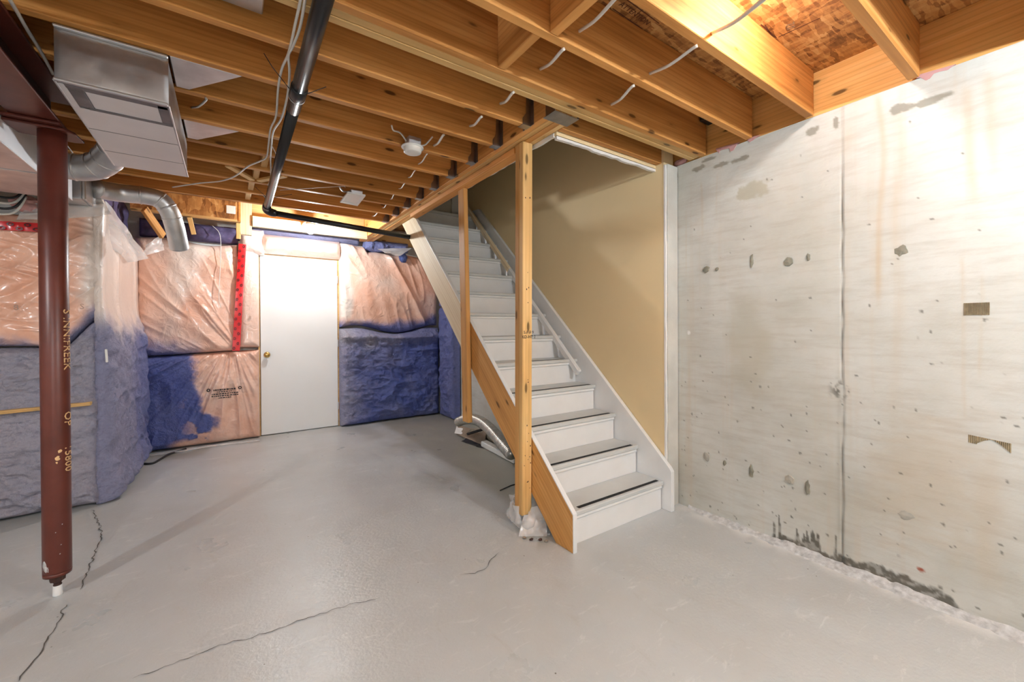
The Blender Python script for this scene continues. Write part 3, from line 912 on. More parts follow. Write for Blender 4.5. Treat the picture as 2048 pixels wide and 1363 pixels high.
flap('plastic_scrap', [(1.36, 1.93, .004), (1.50, 1.84, .004), (1.55, 1.92, .09), (1.42, 1.96, .10)], PLAST, 'torn white plastic scrap lying against the double post foot', 'plastic', .02, 4)
# bits of debris around the post
for i, (x, y) in enumerate(((1.40, 1.86), (1.46, 1.80), (1.52, 1.85), (1.44, 1.83), (1.38, 1.90), (1.54, 1.90))):
    o = lump('debris_crumb', (x, y, .006), .012, .009, .006, [RUSTD, CARD, DEBRIS][i % 3], i+2, ['first', 'second', 'third', 'fourth', 'fifth', 'sixth'][[1, 3, 4, 2, 0, 5][i]]+' crumb of rubble from the left in front of the double post', 'debris'); o['group'] = 'rubble crumbs at the post foot'

# loose stud hung from the header
sd = board('loose_stud', onX(935, 843, 1.475), (1.472, 2.80, ZC-.039), .036, .089, ORANGE, up=(0, 1, 0)); tag(sd, 'single stud hanging from the stair header, its foot cut short above the floor', 'stud')

# ================================================================== STAIRS
R_, T_, Y0, NT = .189, .203, 1.670, 13
XL, XR = 1.524, 2.352
st = root('staircase', (1.9, 1.66, 0), 'white painted wooden staircase rising to the back with grey treads', 'staircase')
for i in range(1, NT+1):
    y = Y0+(i-1)*T_; z = i*R_
    if i < NT:
        tr = box('tread', XL, XR, y, y+T_+.03, z-.028, z, TREADG, st, bev=.006)
        if i <= 5:
            x0, x1 = {1: (.085, .80), 2: (.05, .79), 3: (.02, .79), 4: (.02, .79), 5: (.25, .70)}[i]
            g = box('grip_strip', XL+x0, XL+x1, y+.022, y+.046, z, z+.0012, BLACK, None, bev=0)
            g.parent = tr; g.matrix_parent_inverse = Matrix.Translation(-(st.location))@Matrix.Identity(4)
            g.matrix_parent_inverse = (Matrix.Translation(tr.location)).inverted()
        # darker front band = nosing strip
    rz0 = (i-1)*R_
    box('riser', XL, XR-.01, y+.018, y+.032, rz0+.0005, z-.028, WHITE, st, bev=.001)
    box('nosing_mould', XL, XR-.012, y+.006, y+.018, z-.047, z-.028, WHITE, st, bev=.004)
box('landing', XL, XR+.03, Y0+12*T_, 4.42, NT*R_-.03, NT*R_, TREADG, st, bev=.004)
SL = R_/T_
def strg(name, x0, x1, mat, yf, zf, vert, ytop, back=None):
    """side board: plumb front edge at yf up to zf, top edge climbing, lower edge parallel"""
    zt = lambda y: zf+(y-yf)*SL
    q = [(yf, 0.001), (yf, zf), (ytop, zt(ytop)), (ytop, zt(ytop)-vert), (yf+(vert-zf)/SL+.0, 0.001)]
    return prism(name, q, x0, x1, 'X', mat, st, bev=.002)
def slope_prism(name, q, x0, x1, mat, par_):
    d = Vector((0, 1, SL)).normalized(); o0 = Vector((x0, q[0][0], q[0][1]))
    mm = frame_m(o0, d, (1, 0, 0)); mi = mm.inverted()
    bm = bmesh.new()
    A = [bm.verts.new(mi@Vector((x0, a, b))) for a, b in q]; B = [bm.verts.new(mi@Vector((x1, a, b))) for a, b in q]
    n = len(q); bm.faces.new(A); bm.faces.new(B[::-1])
    for i in range(n): bm.faces.new((A[i], B[i], B[(i+1) % n], A[(i+1) % n]))
    o = bm_obj(name, bm, mat); o.matrix_world = mm; o.parent = par_; o.matrix_parent_inverse = Matrix.Translation(-par_.location)
    return o
SX0, SX1 = 1.497, 1.522
zt_ = lambda y: .205+(y-1.622)*SL
yS = 2.84
slope_prism('stringer', [(1.622, .001), (1.622, .205), (yS, zt_(yS)), (yS, zt_(yS)-.335), (1.622+.13/SL, .001)], SX0, SX1, ORANGE, st)
slope_prism('stringer', [(yS+.001, zt_(yS)-.335), (yS+.001, zt_(yS)), (3.86, 2.286), (4.20, 2.286)], SX0, SX1, CREAM, st)
# painted white edge of the near stringer
q = [(1.6185, 0.001), (1.6185, .209), (3.82, .209+(3.82-1.6185)*SL), (3.82, .203+(3.82-1.6185)*SL), (1.6225, .203), (1.6225, .001)]
prism('painted_edge', q, SX0-.0005, SX1+.0005, 'X', WHITE, st)
# skirt board against the tan wall
zt = lambda y: .277+(y-1.617)*.917
q = [(1.617, .001), (1.617, .262), (1.632, .283), (4.10, zt(4.10)), (4.35, zt(4.10)+.02), (4.35, zt(4.10)-.35), (4.10, zt(4.10)-.42), (1.617+.32, .001)]
prism('skirt_board', q, 2.353, 2.385, 'X', WHITE, st, bev=.002)
# handrail
hr = root('handrail', (2.27, 2.38, .8), 'white painted round-edged handrail fixed along the tan stair wall', 'handrail')
HX = 2.28
a = onX(1158, 746, HX); b = onX(931, 411, HX)
r1 = board('rail', a, a.lerp(b, .52), .036, .058, WHITE, hr, bev=.010)
board('rail', a.lerp(b, .521), b, .036, .058, CREAM, hr, bev=.010)
for t in (.12, .55, .93):
    p = a.lerp(b, t)
    board('bracket', p+Vector((0, 0, -.02)), p+Vector((.11, 0, -.06)), .02, .012, GALV, hr)

# stairwell walls
def wb(name, *a, mat=TAN, label=''): return wallbox(name, *a, mat=mat, label=label)
ws = prism('wall_stair', [(1.692, .02), (1.86, .02), (4.30, 2.20), (4.42, 2.20), (4.42, 4.7), (1.692, 4.7)], 2.388, 2.49, 'X', TAN)
tag(ws, 'tan painted drywall beside the staircase', 'wall', kind='structure')
wallbox('wall_stair_end', 2.400, 2.509, 1.672, 1.691, 0, 2.28, mat=plain('raw_concrete', (.58, .565, .52), .85, var=.1, vscale=5, bumpy=.3), label='narrow raw concrete return beside the chipped drywall edge')
wb('wall_stair_front', XH+.156, 2.388, 1.755, 1.775, 2.272, 4.7, label='tan drywall face above the stair opening, lower edge unfinished')
wb('wall_stair_left', XH+.13, XH+.152, 1.775, 4.42, ZT+.016, 4.7, label='tan drywall on the left of the upper stairwell')
wb('wall_landing', XH+.13, 2.512, 4.42, 4.50, 2.40, 4.7, mat=GREYW, label='grey end wall at the head of the stairs')
wb('ceiling_stair', XH+.10, 2.53, 1.74, 4.52, 4.7, 4.8, mat=WHITE, label='ceiling over the stairwell')
d2 = root('door_2', (1.9, 4.40, 2.46), 'closed grey door at the head of the stairs', 'door', kind='structure')
box('slab', 1.52, 2.16, 4.395, 4.418, 2.462, 4.5, GREYW, d2)
box('casing', 2.16, 2.235, 4.375, 4.419, 2.46, 4.57, WHITE, d2, bev=.006)
box('casing', 2.235, 2.27, 4.385, 4.419, 2.46, 4.57, WHITE, d2, bev=.006)
# torn white drywall edges
def torn_strip(name, p0, p1, wd, th, nrm, wdir, mat, label, seed, amp=.6, n=70):
    p0 = Vector(p0); p1 = Vector(p1); nrm = Vector(nrm); wdir = Vector(wdir); v = []; f = []
    for i in range(n+1):
        t = i/n; p = p0.lerp(p1, t)
        w0 = wd*(1-amp*.5+amp*float(fbm(t*18+seed, seed, seed, 4)))
        v += [p, p+wdir*w0, p+nrm*th, p+wdir*w0+nrm*th]
        if i:
            a = (i-1)*4; b_ = i*4
            f += [(a, b_, b_+1, a+1), (a+2, a+3, b_+3, b_+2), (a+1, b_+1, b_+3, a+3), (a, a+2, b_+2, b_)]
    f += [(0, 1, 3, 2), (n*4, n*4+2, n*4+3, n*4+1)]
    o = mk(name, v, f, mat, loc=p0)
    return tag(o, label, 'trim', kind='structure')
torn_strip('trim_1', (2.386, 1.6915, .255), (2.386, 1.6915, 2.275), .012, .03, (1, 0, 0), (0, -1, 0), DRY, 'chipped white drywall edge where the tan wall meets the concrete', 3)
torn_strip('trim_2', (XH+.157, 1.7545, 2.268), (2.42, 1.7545, 2.268), .016, .020, (0, 1, 0), (0, 0, -1), DRY, 'ragged white drywall edge under the trimmer joist', 5, .8)
torn_strip('trim_3', (XH+.150, 1.775, ZC-.001), (XH+.150, 3.7, ZC-.001), .022, .012, (1, 0, 0), (0, 0, -1), DRY, 'ragged white drywall edge along the underside of the stair header', 7, 1.0)
torn_strip('trim_4', (XH+.150, 3.7, ZC-.004), (XH+.150, 1.775, ZC-.004), .010, .012, (1, 0, 0), (0, 0, -1), DRY, 'thin drywall bead hidden above the ragged edge', 8, .4) if False else None

# ================================================================== STEEL BEAM AND COLUMN
sb = root('steel_beam', (-.69, 2.0, 2.12), 'brown painted steel beam running into the upper left corner', 'beam')
BX0, BX1, BZ = -.765, -.610, 2.122
box('bottom_flange', BX0, BX1, -1.2, 2.835, BZ, BZ+.012, OXIDE, sb, bev=.003)
box('web', (BX0+BX1)/2-.005, (BX0+BX1)/2+.005, -1.2, 2.825, BZ+.012, ZC-.014, RUSTD, sb, bev=0)
box('top_flange', BX0, BX1, -1.2, 2.83, ZC-.014, ZC-.002, OXIDE, sb, bev=.003)
sc = root('steel_column', (-.648, 2.715, 0), 'brown painted adjustable steel column standing at the left', 'column')
CXc, CYc = -.652, 2.715
lathe('shaft', [(.046, .112), (.047, .116), (.047, 2.094), (.045, 2.096)], (CXc, CYc, 0), OXIDE, sc, 40)
lathe('collar', [(.030, .094), (.046, .096), (.047, .112)], (CXc, CYc, 0), OXIDE, sc, 32)
lathe('nut', [(.012, .060), (.026, .068), (.027, .085), (.030, .095)], (CXc, CYc, 0), RUSTD, sc, 8, smooth=False)
lathe('screw', [(.0145, .045), (.0145, .050), (.012, .055), (.0145, .060), (.0145, .078)], (CXc, CYc, 0), RUSTD, sc, 20)
lathe('painted_foot', [(.018, .0), (.0165, .004), (.015, .046)], (CXc, CYc, 0), WHITE, sc, 20)
prism('cap_plate', [(-.80, 2.66), (-.60, 2.66), (-.575, 2.70), (-.565, 2.80), (-.60, 2.815), (-.78, 2.80)], 2.096, 2.108, 'Z', OXIDE, sc, bev=.003)
prism('cap_plate', [(-.79, 2.63), (-.61, 2.63), (-.60, 2.78), (-.61, 2.80), (-.78, 2.79)], 2.109, 2.121, 'Z', OXIDE, sc, bev=.003)
# chalk handwriting down the shaft, on its right flank
def column_text(body, z, size):
    ang = math.atan2(-CYc, -CXc)+math.radians(52)
    n = Vector((math.cos(ang), math.sin(ang), 0)); tz = Vector((0, 0, -1)); yv = n.cross(tz)
    o = text_mesh('chalk_writing', body, size, CHALK, frame_m(Vector((CXc, CYc, z))+n*.0484, tz, yv), sc, .0005)
    # bend the glyphs round the shaft
    for v in o.data.vertices:
        th = v.co.y/.0473; v.co.z += .0473*(math.cos(th)-1); v.co.y = .0473*math.sin(th)
    return o
column_text('S INNIFREEK', 1.16, .050)
column_text('OP', .80, .050)
column_text('15800', .62, .048)
# flakes of missing paint
for i, (dz, an, sz) in enumerate(((.66, 14, .010), (.63, 4, .012), (.625, 8, .007), (.61, 2, .006), (.165, -58, .02), (.14, -50, .018), (.20, 10, .003), (.30, -5, .003), (.33, 20, .003), (.24, 15, .003))):
    ang = math.atan2(-CYc, -CXc)+math.radians(an)
    n = Vector((math.cos(ang), math.sin(ang), 0)); t = Vector((-n.y, n.x, 0)); c = Vector((CXc, CYc, dz))+n*.0474
    rr = random.Random(i); v = [c+n*.0004]; m = 9
    for k in range(m):
        q = 2*math.pi*k/m; s = sz*rr.uniform(.5, 1.1); v.append(c+t*math.cos(q)*s*.8+Vector((0, 0, math.sin(q)*s)) - n*(.0004+(math.cos(q)*s*.8)**2/(2*.047)))
    mk('paint_chip', v, [(0, 1+k, 1+(k+1) % m) for k in range(m)], CHALK if i < 4 else DEBRIS, sc)

# ================================================================== DUCTS
DX0, DX1, DY0, DY1, DZ0, DZ1 = -.507, -.192, 2.13, 3.066, 2.094, ZC-.002
bd = root('box_duct', ((DX0+DX1)/2, DY0, DZ0), 'galvanised rectangular duct hung below the joists with a capped end', 'duct')
def duct_shell():
    bm = bmesh.new(); add_box(bm, DX0+.003, DX1-.003, DY0+.012, DY1, DZ0+.002, DZ1, .002)
    return bm_obj('shell', bm, GALV, bd)
duct_shell()
def cap_sheet(name, x0, x1, z0, z1, y, parent, amp=.012, seed=2):
    n, m = 40, 26; v, f = [], []
    for i in range(n):
        for j in range(m):
            u, w_ = i/(n-1), j/(m-1)
            b_ = math.sin(u*math.pi)**.4*math.sin(w_*math.pi)**.4
            v.append((x0+(x1-x0)*u, y+amp*.5*(1-b_)*0-amp*b_*(.4+.6*float(fbm(u*3+seed, w_*2, seed, 3)))+amp*.55, z0+(z1-z0)*w_))
    for i in range(n-1):
        for j in range(m-1):
            a = i*m+j; f.append((a, a+m, a+m+1, a+1))
    return mk(name, v, f, GALV, parent, smooth=True)
cap_sheet('end_cap', DX0, DX1, DZ0, DZ1, DY0, bd)
for nm, a, b in (('cap_flange', (DX0, DY0-.004, DZ0+.004), (DX0, DY0-.004, DZ1)), ('cap_flange', (DX1, DY0-.004, DZ0+.004), (DX1, DY0-.004, DZ1)), ('cap_flange', (DX0, DY0-.004, DZ0), (DX1, DY0-.004, DZ0)), ('cap_flange', (DX0, DY0-.004, DZ1-.004), (DX1, DY0-.004, DZ1-.004))):
    board(nm, a, b, .018, .010, GALV, bd, bev=.003)
# corner seams and underside: darker filter slot frame, panels
for x in (DX0, DX1):
    board('seam', (x, DY0, DZ0), (x, DY1, DZ0), .008, .006, GALV, bd, bev=.002)
DGAL = plain('dull_zinc', (.20, .20, .21), .42, metal=.8, var=.3, vscale=12)
LGAL = plain('bright_zinc', (.78, .76, .77), .45, metal=.35, var=.06, vscale=3)
zb = DZ0-.0005
board('slot_frame', (DX0+.02, DY0+.022, zb), (DX1-.005, DY0+.022, zb), .045, .004, DGAL, bd, bev=.001)
board('slot_frame', (DX0+.05, DY0+.20, zb), (DX1-.005, DY0+.20, zb), .022, .006, DGAL, bd, bev=.001)
board('slot_frame', (DX0+.045, DY0+.02, zb), (DX0+.045, DY0+.20, zb), .045, .005, DGAL, bd, bev=.001)
board('slot_frame', (DX1-.02, DY0+.02, zb), (DX1-.02, DY0+.20, zb), .035, .004, DGAL, bd, bev=.001)
box('slot_panel', DX0+.07, DX1-.038, DY0+.045, DY0+.189, zb-.001, zb+.001, LGAL, bd, bev=0)
for y0, y1 in ((DY0+.213, DY0+.425), (DY0+.428, DY0+.70), (DY0+.703, DY1)):
    box('bottom_panel', DX0+.004, DX1-.004, y0, y1, zb-.0015, zb+.001, LGAL, bd, bev=0)
box('bottom_panel', DX0+.004, DX0+.022, DY0+.02, DY0+.212, zb-.0015, zb+.001, LGAL, bd, bev=0)
for y in (DY0+.4265, DY0+.7015): board('panel_seam', (DX0+.004, y, zb-.0015), (DX1-.004, y, zb-.0015), .005, .0015, DGAL, bd, bev=0)
# main trunk at the far left
tk = root('trunk_duct', (-1.05, 2.6, 2.0), 'wide galvanised trunk duct behind the steel beam at far left', 'duct')
box('shell', -1.42, -.79, 1.1, 3.62, 2.0, 2.245, GALV, tk, bev=.003)
box('side_sheet', -.790, -.7885, 1.1, 3.62, 2.004, 2.242, LGAL, tk, bev=0)
for y in (2.2, 2.75, 3.3): board('cleat', (-.787, y, 2.0), (-.787, y, 2.245), .03, .005, LGAL, tk, bev=.001)
board('edge_seam', (-.79, 1.1, 1.999), (-.79, 3.62, 1.999), .008, .008, GALV, tk)
for y in (2.5, 3.1): board('bottom_seam', (-1.42, y, 1.998), (-.79, y, 1.998), .012, .004, GALV, tk, bev=.001)
# round elbow from trunk to box duct
def duct_round(nm, pts, r, label, ribs, sm=6, closed=True):
    rt = root(nm, pts[0], label, 'duct')
    path = smooth_path(pts, sm)
    v, f = tube_geo(path, r, 28, closed); mk('pipe', v, f, GALV, rt, smooth=True)
    n = len(path)
    for t in ribs:
        i = min(n-2, max(1, int(t*(n-1)))); d = (path[i+1]-path[i-1]).normalized()
        seg = [path[i]-d*.006, path[i]-d*.003, path[i]+d*.003, path[i]+d*.006]
        v, f = tube_geo(seg, [r*1.0, r*1.045, r*1.045, r*1.0], 28, False)
        mk('seam', v, f, GALV, rt, smooth=True)
    return rt
duct_round('elbow_duct', [(-.786, 3.28, 2.115), (-.74, 3.28, 2.11), (-.66, 3.27, 2.112), (-.585, 3.22, 2.135), (-.53, 3.14, 2.175), (-.50, 3.08, 2.20)], .070, 'round galvanised elbow between trunk and box duct, behind the column', (.30, .55, .72, .96))
boot = root('duct_boot', (-.84, 4.0, 2.08), 'square galvanised boot where the round pipe leaves the trunk', 'duct')
box('boot_box', -.93, -.765, 3.70, 3.95, 2.03, 2.235, GALV, boot, bev=.004)
prism('boot_face', [(3.70, 2.03), (3.95, 2.03), (3.95, 2.235), (3.70, 2.235)], -.765, -.745, 'X', GALV, boot, bev=.006)
duct_round('drop_duct', [(-.744, 3.86, 2.15), (-.70, 3.93, 2.16), (-.62, 3.985, 2.17), (-.50, 3.99, 2.175), (-.415, 4.0, 2.160), (-.365, 4.02, 2.09), (-.340, 4.06, 2.0), (-.325, 4.12, 1.90), (-.318, 4.16, 1.84)], .062, 'round galvanised pipe bending down in front of the pink insulation', (.02, .36, .50, .60, .70))
# sheet metal pans between joists right of the box duct
def pan(px, k, label):
    y1 = jy(k)-.039; y0 = jy(k-1)
    P = [onY(px[0][0], px[0][1], y1), onY(px[1][0], px[1][1], y1)]
    xa, xb = DX1+.002, P[1].x
    q = [(xa, ZC+.004), (xa, ZC+.13), (xb, ZC+.15), (xb-.02, ZC+.012)]
    o = prism('joist_pan', [(xa, y0+.004), (xa+.25, y0+.004), (xa+.05, y1-.004), (xa, y1-.004)], ZC+.004, ZC+.12, 'Z', GALV, None, bev=.004)
    return tag(o, label, 'duct', 'sheet metal pans between joists')
pan([(352, 178), (440, 140)], 2, 'crinkled sheet metal pan between joists, right of the box duct end cap')
pan([(385, 285), (425, 262)], 4, 'small sheet metal pan between joists, right of the box duct rear')
o = box('joist_pan', -.05, .11, jy(0)-.30, jy(0)-.06, ZC+.06, ZC+.14, GALV, bev=.004); tag(o, 'shiny sheet metal pan at the top edge left of the white cables', 'duct', 'sheet metal pans between joists')

# ================================================================== PIPES
ap = root('drain_pipe', (.25, 1.4, 2.24), 'black plastic drain pipe running front to back under the joists', 'pipe')
p0 = Vector((.252, .85, 2.252)); p1 = Vector((.262, 3.93, 2.198))
pm_ = lambda t: p0.lerp(p1, t)
tube('pipe', [pm_(0), pm_(.43)], .029, ABS, ap, 24)
tc_ = (onZ(603, 185, 2.23).y-.85)/(3.93-.85)
tube('pipe', [pm_(.43), pm_(1)], .0265, ABS, ap, 24)
tube('coupling', [pm_(tc_-.012), pm_(tc_-.012+.002), pm_(tc_+.012), pm_(tc_+.016)], [.031, .034, .034, .030], ABS, ap, 24)
tube('elbow', [pm_(.985), pm_(1.0), (.268, 3.965, 2.185), (.30, 3.985, 2.175), (.335, 3.985, 2.172)], [.030, .033, .034, .033, .028], ABS, ap, 20, sm=4)
tube('branch', [(.32, 3.985, 2.172), (1.493, 3.985, 2.112)], .0235, ABS, ap, 20)
tube('hanger_wire', [pm_(tc_)+Vector((-.035, 0, 0)), pm_(tc_)+Vector((-.10, -.02, .06)), pm_(tc_)+Vector((-.13, -.03, .10))], .0018, CABLEK, ap, 6)
tube('hanger_wire', [pm_(tc_)+Vector((.035, 0, .0)), pm_(tc_)+Vector((.11, -.01, .05))], .0018, CABLEK, ap, 6)
tube('hanger_wire', [pm_(.9)+Vector((.03, 0, .0)), pm_(.9)+Vector((.15, .0, .045))], .0018, CABLEK, ap, 6)
tube('hanger_wire', [pm_(.9)+Vector((-.03, 0, .0)), pm_(.9)+Vector((-.09, .0, .055))], .0018, CABLEK, ap, 6)
v, f = [], []
for k in range(25):
    a = 2*math.pi*k/24; v.append(pm_(tc_+.017)+Vector((math.cos(a)*.0325, 0, math.sin(a)*.0325)))
tube('strap_ring', v, .0018, GALV, ap, 6)
# small elbow valve tip
# ================================================================== CABLES
def cable(px, z, label, r=.0048, mat=CABLE, group=None, sag=None):
    P = [onZ(x, y, (z[i] if isinstance(z, (list, tuple)) else z)) for i, (x, y) in enumerate(px)]
    o = tube('cable', P, r, mat, None, 8, sm=6); o.name = 'cable'
    return tag(o, label, 'cable', group)
cable([(604, -30), (601, 0), (590, 50), (581, 92), (575, 112), (563, 140), (556, 180), (552, 232), (541, 258), (537, 290), (533, 314), (520, 322), (495, 333), (470, 352), (440, 362), (400, 366), (345, 374)], 2.272, 'white cable hanging left of the drain pipe and curving off to the left')
cable([(614, -30), (610, 0), (600, 55), (586, 92), (577, 112), (579, 145), (575, 190), (563, 236), (547, 262), (543, 290), (541, 318), (542, 350), (539, 378), (532, 394), (528, 392)], 2.266, 'white cable hanging left of the drain pipe and looping back beside it')
cable([(543, 290), (552, 310), (547, 330), (543, 350), (536, 370)], 2.262, 'thin tan wire tied to the white cables by the drain pipe', .0025)
o = tube('cable', [onZ(560, 380, 2.275), onZ(690, 372, 2.28), onZ(690, 374, 2.29)], .002, CABLE); tag(o, 'thin white wire running under the far joists to the square light', 'cable')
# cables threaded through joists
def thread(pa, ya, pb, yb, label, r=.0062, sag=.012):
    a = onY(pa[0], pa[1], ya-.001); b = onY(pb[0], pb[1], yb+.001); m = (a+b)/2-Vector((0, 0, sag))
    o = tube('cable', [a+Vector((0, .02, .0)), a, m, b, b+Vector((0, -.02, .0))], r, CABLE, None, 8, sm=6)
    tag(o, label, 'cable', 'white cables threaded through the joists')
    return o
yf = lambda k: jy(k)-.039
thread((1159, 62), yf(-2), (1228, 0), .917, 'white cable threaded through joists, beside the stamped subfloor at top centre')
thread((1300, 147), yf(-2), (1385, 97), .917, 'white cable threaded through joists, right of the ATTENTION stamp')
thread((1081, 138), 1.461, (1122, 103), jy(-2), 'white cable threaded through joists, in front of the laminated beam beside the bridging')
thread((1223, 209), 1.461, (1262, 175), jy(-2), 'white cable threaded through joists, low in front of the laminated beam towards the wall')
thread((1425, 66), .878, (1532, -5), .520, 'white cable threaded through joists, at the bright lamp spot near the top right')
thread((1001, 207), yf(0), (1023, 188), 1.577, 'white cable threaded through joists, first gap behind the laminated beam')
thread((940, 252), yf(1), (960, 236), jy(0), 'white cable threaded through joists, second gap behind the laminated beam')
thread((868, 291), yf(2), (885, 272), jy(1), 'white cable threaded through joists, right of the round light')
thread((837, 328), yf(3), (852, 310), jy(2), 'white cable threaded through joists, just below the round light', .004)
thread((817, 355), yf(4), (828, 343), jy(3), 'white cable threaded through joists, beyond the round light', .004)
thread((798, 377), yf(5), (808, 368), jy(4), 'white cable threaded through joists, right of the square light', .004)
thread((781, 398), yf(6), (787, 390), jy(5), 'white cable threaded through joists, level with the square light', .004)
thread((765, 415), yf(7), (773, 408), jy(6), 'white cable threaded through joists, last gap but one', .004)
thread((745, 432), yf(8), (755, 425), jy(7), 'white cable threaded through joists, deepest gap at the far wall', .004)
thread((384, 215), yf(3), (412, 200), jy(2), 'white cable threaded through joists, right of the box duct', .005)
cable([(20, 0), (35, 25), (55, 60), (80, 100), (106, 148)], [2.285]*5, 'twin white cable stapled beside the steel beam at the upper left', .006)
cable([(120, 280), (133, 290), (145, 305)], 2.2, 'pair of thin white wires behind the top of the steel column', .003)
for i in range(4):
    z0 = 2.0-.02*i
    P = [onY(-40, 385+i*12, 3.75), onY(10, 395+i*11, 3.78), onY(35, 392+i*9, 3.80), onY(52, 375+i*6, 3.82)]
    o = tube('cable', P, .007, CABLEK if i % 2 == 0 else CABLE, None, 8, sm=6); tag(o, ['upper black cable', 'upper white cable', 'lower black cable', 'lower white cable'][i]+' of the bundle under the trunk duct at the left edge', 'cable', 'cable bundle at the left edge')

# ================================================================== LIGHT FITTINGS
pl = root('puck_light', (.90, 2.29, 2.25), 'round white downlight hanging below the joists on its metal box', 'light')
c = onZ(825, 296, 2.262); c = Vector((c.x, c.y, 2.262))
lathe('trim_ring', [(.060, -.002), (.064, .0), (.064, .006), (.050, .010), (.0, .010)], c, CERAM, pl, 32)
lathe('lens', [(.0, -.030), (.044, -.030), (.050, -.026), (.053, -.004), (.054, .0)], c, PVC, pl, 32)
box('junction_box', c.x-.035, c.x+.04, c.y-.035, c.y+.035, c.z+.010, c.z+.055, GALV, pl, bev=.003)
tube('whip', [c+Vector((-.035, 0, .03)), c+Vector((-.08, -.02, .06)), c+Vector((-.13, -.05, .05)), c+Vector((-.15, -.08, .06))], .0045, CABLE, pl, 8, sm=5)
tube('whip', [c+Vector((.04, 0, .025)), c+Vector((.08, .0, .04)), c+Vector((.11, -.04, .08))], .0045, CABLE, pl, 8, sm=5)
sq = root('square_light', (.83, 3.47, 2.24), 'square white downlight tilted below the far joists on its metal box', 'light')
P = [onZ(680, 405, 2.235), onZ(715, 412, 2.235), onZ(731, 392, 2.245), onZ(695, 386, 2.245)]
cc = sum(P, Vector())/4
bm = bmesh.new(); A = [bm.verts.new(p) for p in P]; B = [bm.verts.new(p+Vector((0, 0, .012))) for p in P]
inn = [bm.verts.new(p.lerp(cc, .22)-Vector((0, 0, .001))) for p in P]; inn2 = [bm.verts.new(p.lerp(cc, .30)+Vector((0, 0, .006))) for p in P]
for i in range(4):
    j = (i+1) % 4
    bm.faces.new((A[i], A[j], inn[j], inn[i])); bm.faces.new((inn[i], inn[j], inn2[j], inn2[i])); bm.faces.new((A[i], B[i], B[j], A[j]))
bm.faces.new(inn2); bm.faces.new(B)
bm_obj('plate', bm, CERAM, sq)
box('junction_box', cc.x-.03, cc.x+.06, cc.y-.08, cc.y-.0, 2.252, 2.30, GALV, sq, bev=.003)
tube('whip', [cc+Vector((-.03, -.04, .05)), cc+Vector((-.08, -.06, .035)), cc+Vector((-.12, -.10, .05))], .006, GALV, sq, 8, sm=5)

def bulb_lamp(p, label, drop=.07):
    x, y, z, watts = p
    rt = root('ceiling_bulb', (x, y, z+drop), label, 'lamp', 'bare bulbs on the joists')
    lathe('socket', [(.045, drop+.012), (.048, drop+.0), (.035, drop-.02), (.022, drop-.028), (.020, drop-.045)], (x, y, z), CERAM, rt, 24)
    lathe('bulb', [(.0, -.036), (.016, -.032), (.028, -.018), (.031, 0), (.026, .016), (.016, .030), (.014, .04)], (x, y, z), BULBM, rt, 20)
    ld = bpy.data.lights.new('bulb_light', 'POINT'); ld.energy = watts; ld.color = (.88, .955, 1.0); ld.shadow_soft_size = .03
    lo = bpy.data.objects.new('bulb_light', ld); lo.location = (x, y, z); COL.objects.link(lo)
    lo.parent = rt; lo.matrix_parent_inverse = Matrix.Translation(-rt.location)
    return rt
bl_ = bulb_lamp(BULB_BACK, 'glowing bare bulb on the ceiling near the far door', .07)
box('mount', BULB_BACK[0]-.045, BULB_BACK[0]+.045, BULB_BACK[1]-.045, 4.979, BULB_BACK[2]+.083, BULB_BACK[2]+.12, CERAM, bl_, bev=.004)
bulb_lamp(BULB_RIGHT, 'bare bulb between the joists above the right edge of the picture', .10)
for i, b_ in enumerate(BULBS_BEHIND_AND_FILL):
    bulb_lamp(b_, ['bare bulb behind the viewpoint on the right', 'added fill bulb left of the steel beam out of the picture', 'added fill bulb behind the viewpoint on the left'][i])

# ================================================================== DOOR
DXa, DXb, DYf, DH = .289, 1.100, 5.40, 2.033
d1 = root('door_1', ((DXa+DXb)/2, DYf, 0), 'plain white flush door with a brass knob in the far wall', 'door', kind='structure')
box('slab', DXa, DXb, DYf, DYf+.035, .008, DH, DOORW, d1, bev=.003)
box('jamb', DXa-.022, DXa-.004, DYf+.012, DYf+.06, 0, DH+.02, PALE, d1)
box('jamb', DXb+.004, DXb+.022, DYf+.012, DYf+.06, 0, DH+.02, PALE, d1)
box('jamb', DXa-.022, DXb+.022, DYf+.012, DYf+.06, DH+.004, DH+.024, PALE, d1)
for z in (.25, 1.02, 1.80): box('hinge', DXb-.002, DXb+.008, DYf-.004, DYf+.012, z-.045, z+.045, GALV, d1, bev=.001)
kc = onY(534, 709, DYf)
kn = lathe('knob', [(.0, -.062), (.018, -.062), (.026, -.055), (.029, -.046), (.026, -.036), (.013, -.028), (.011, -.012), (.030, -.008), (.033, -.003), (.033, .0)], kc, BRASS, d1, 28, axis='Y')

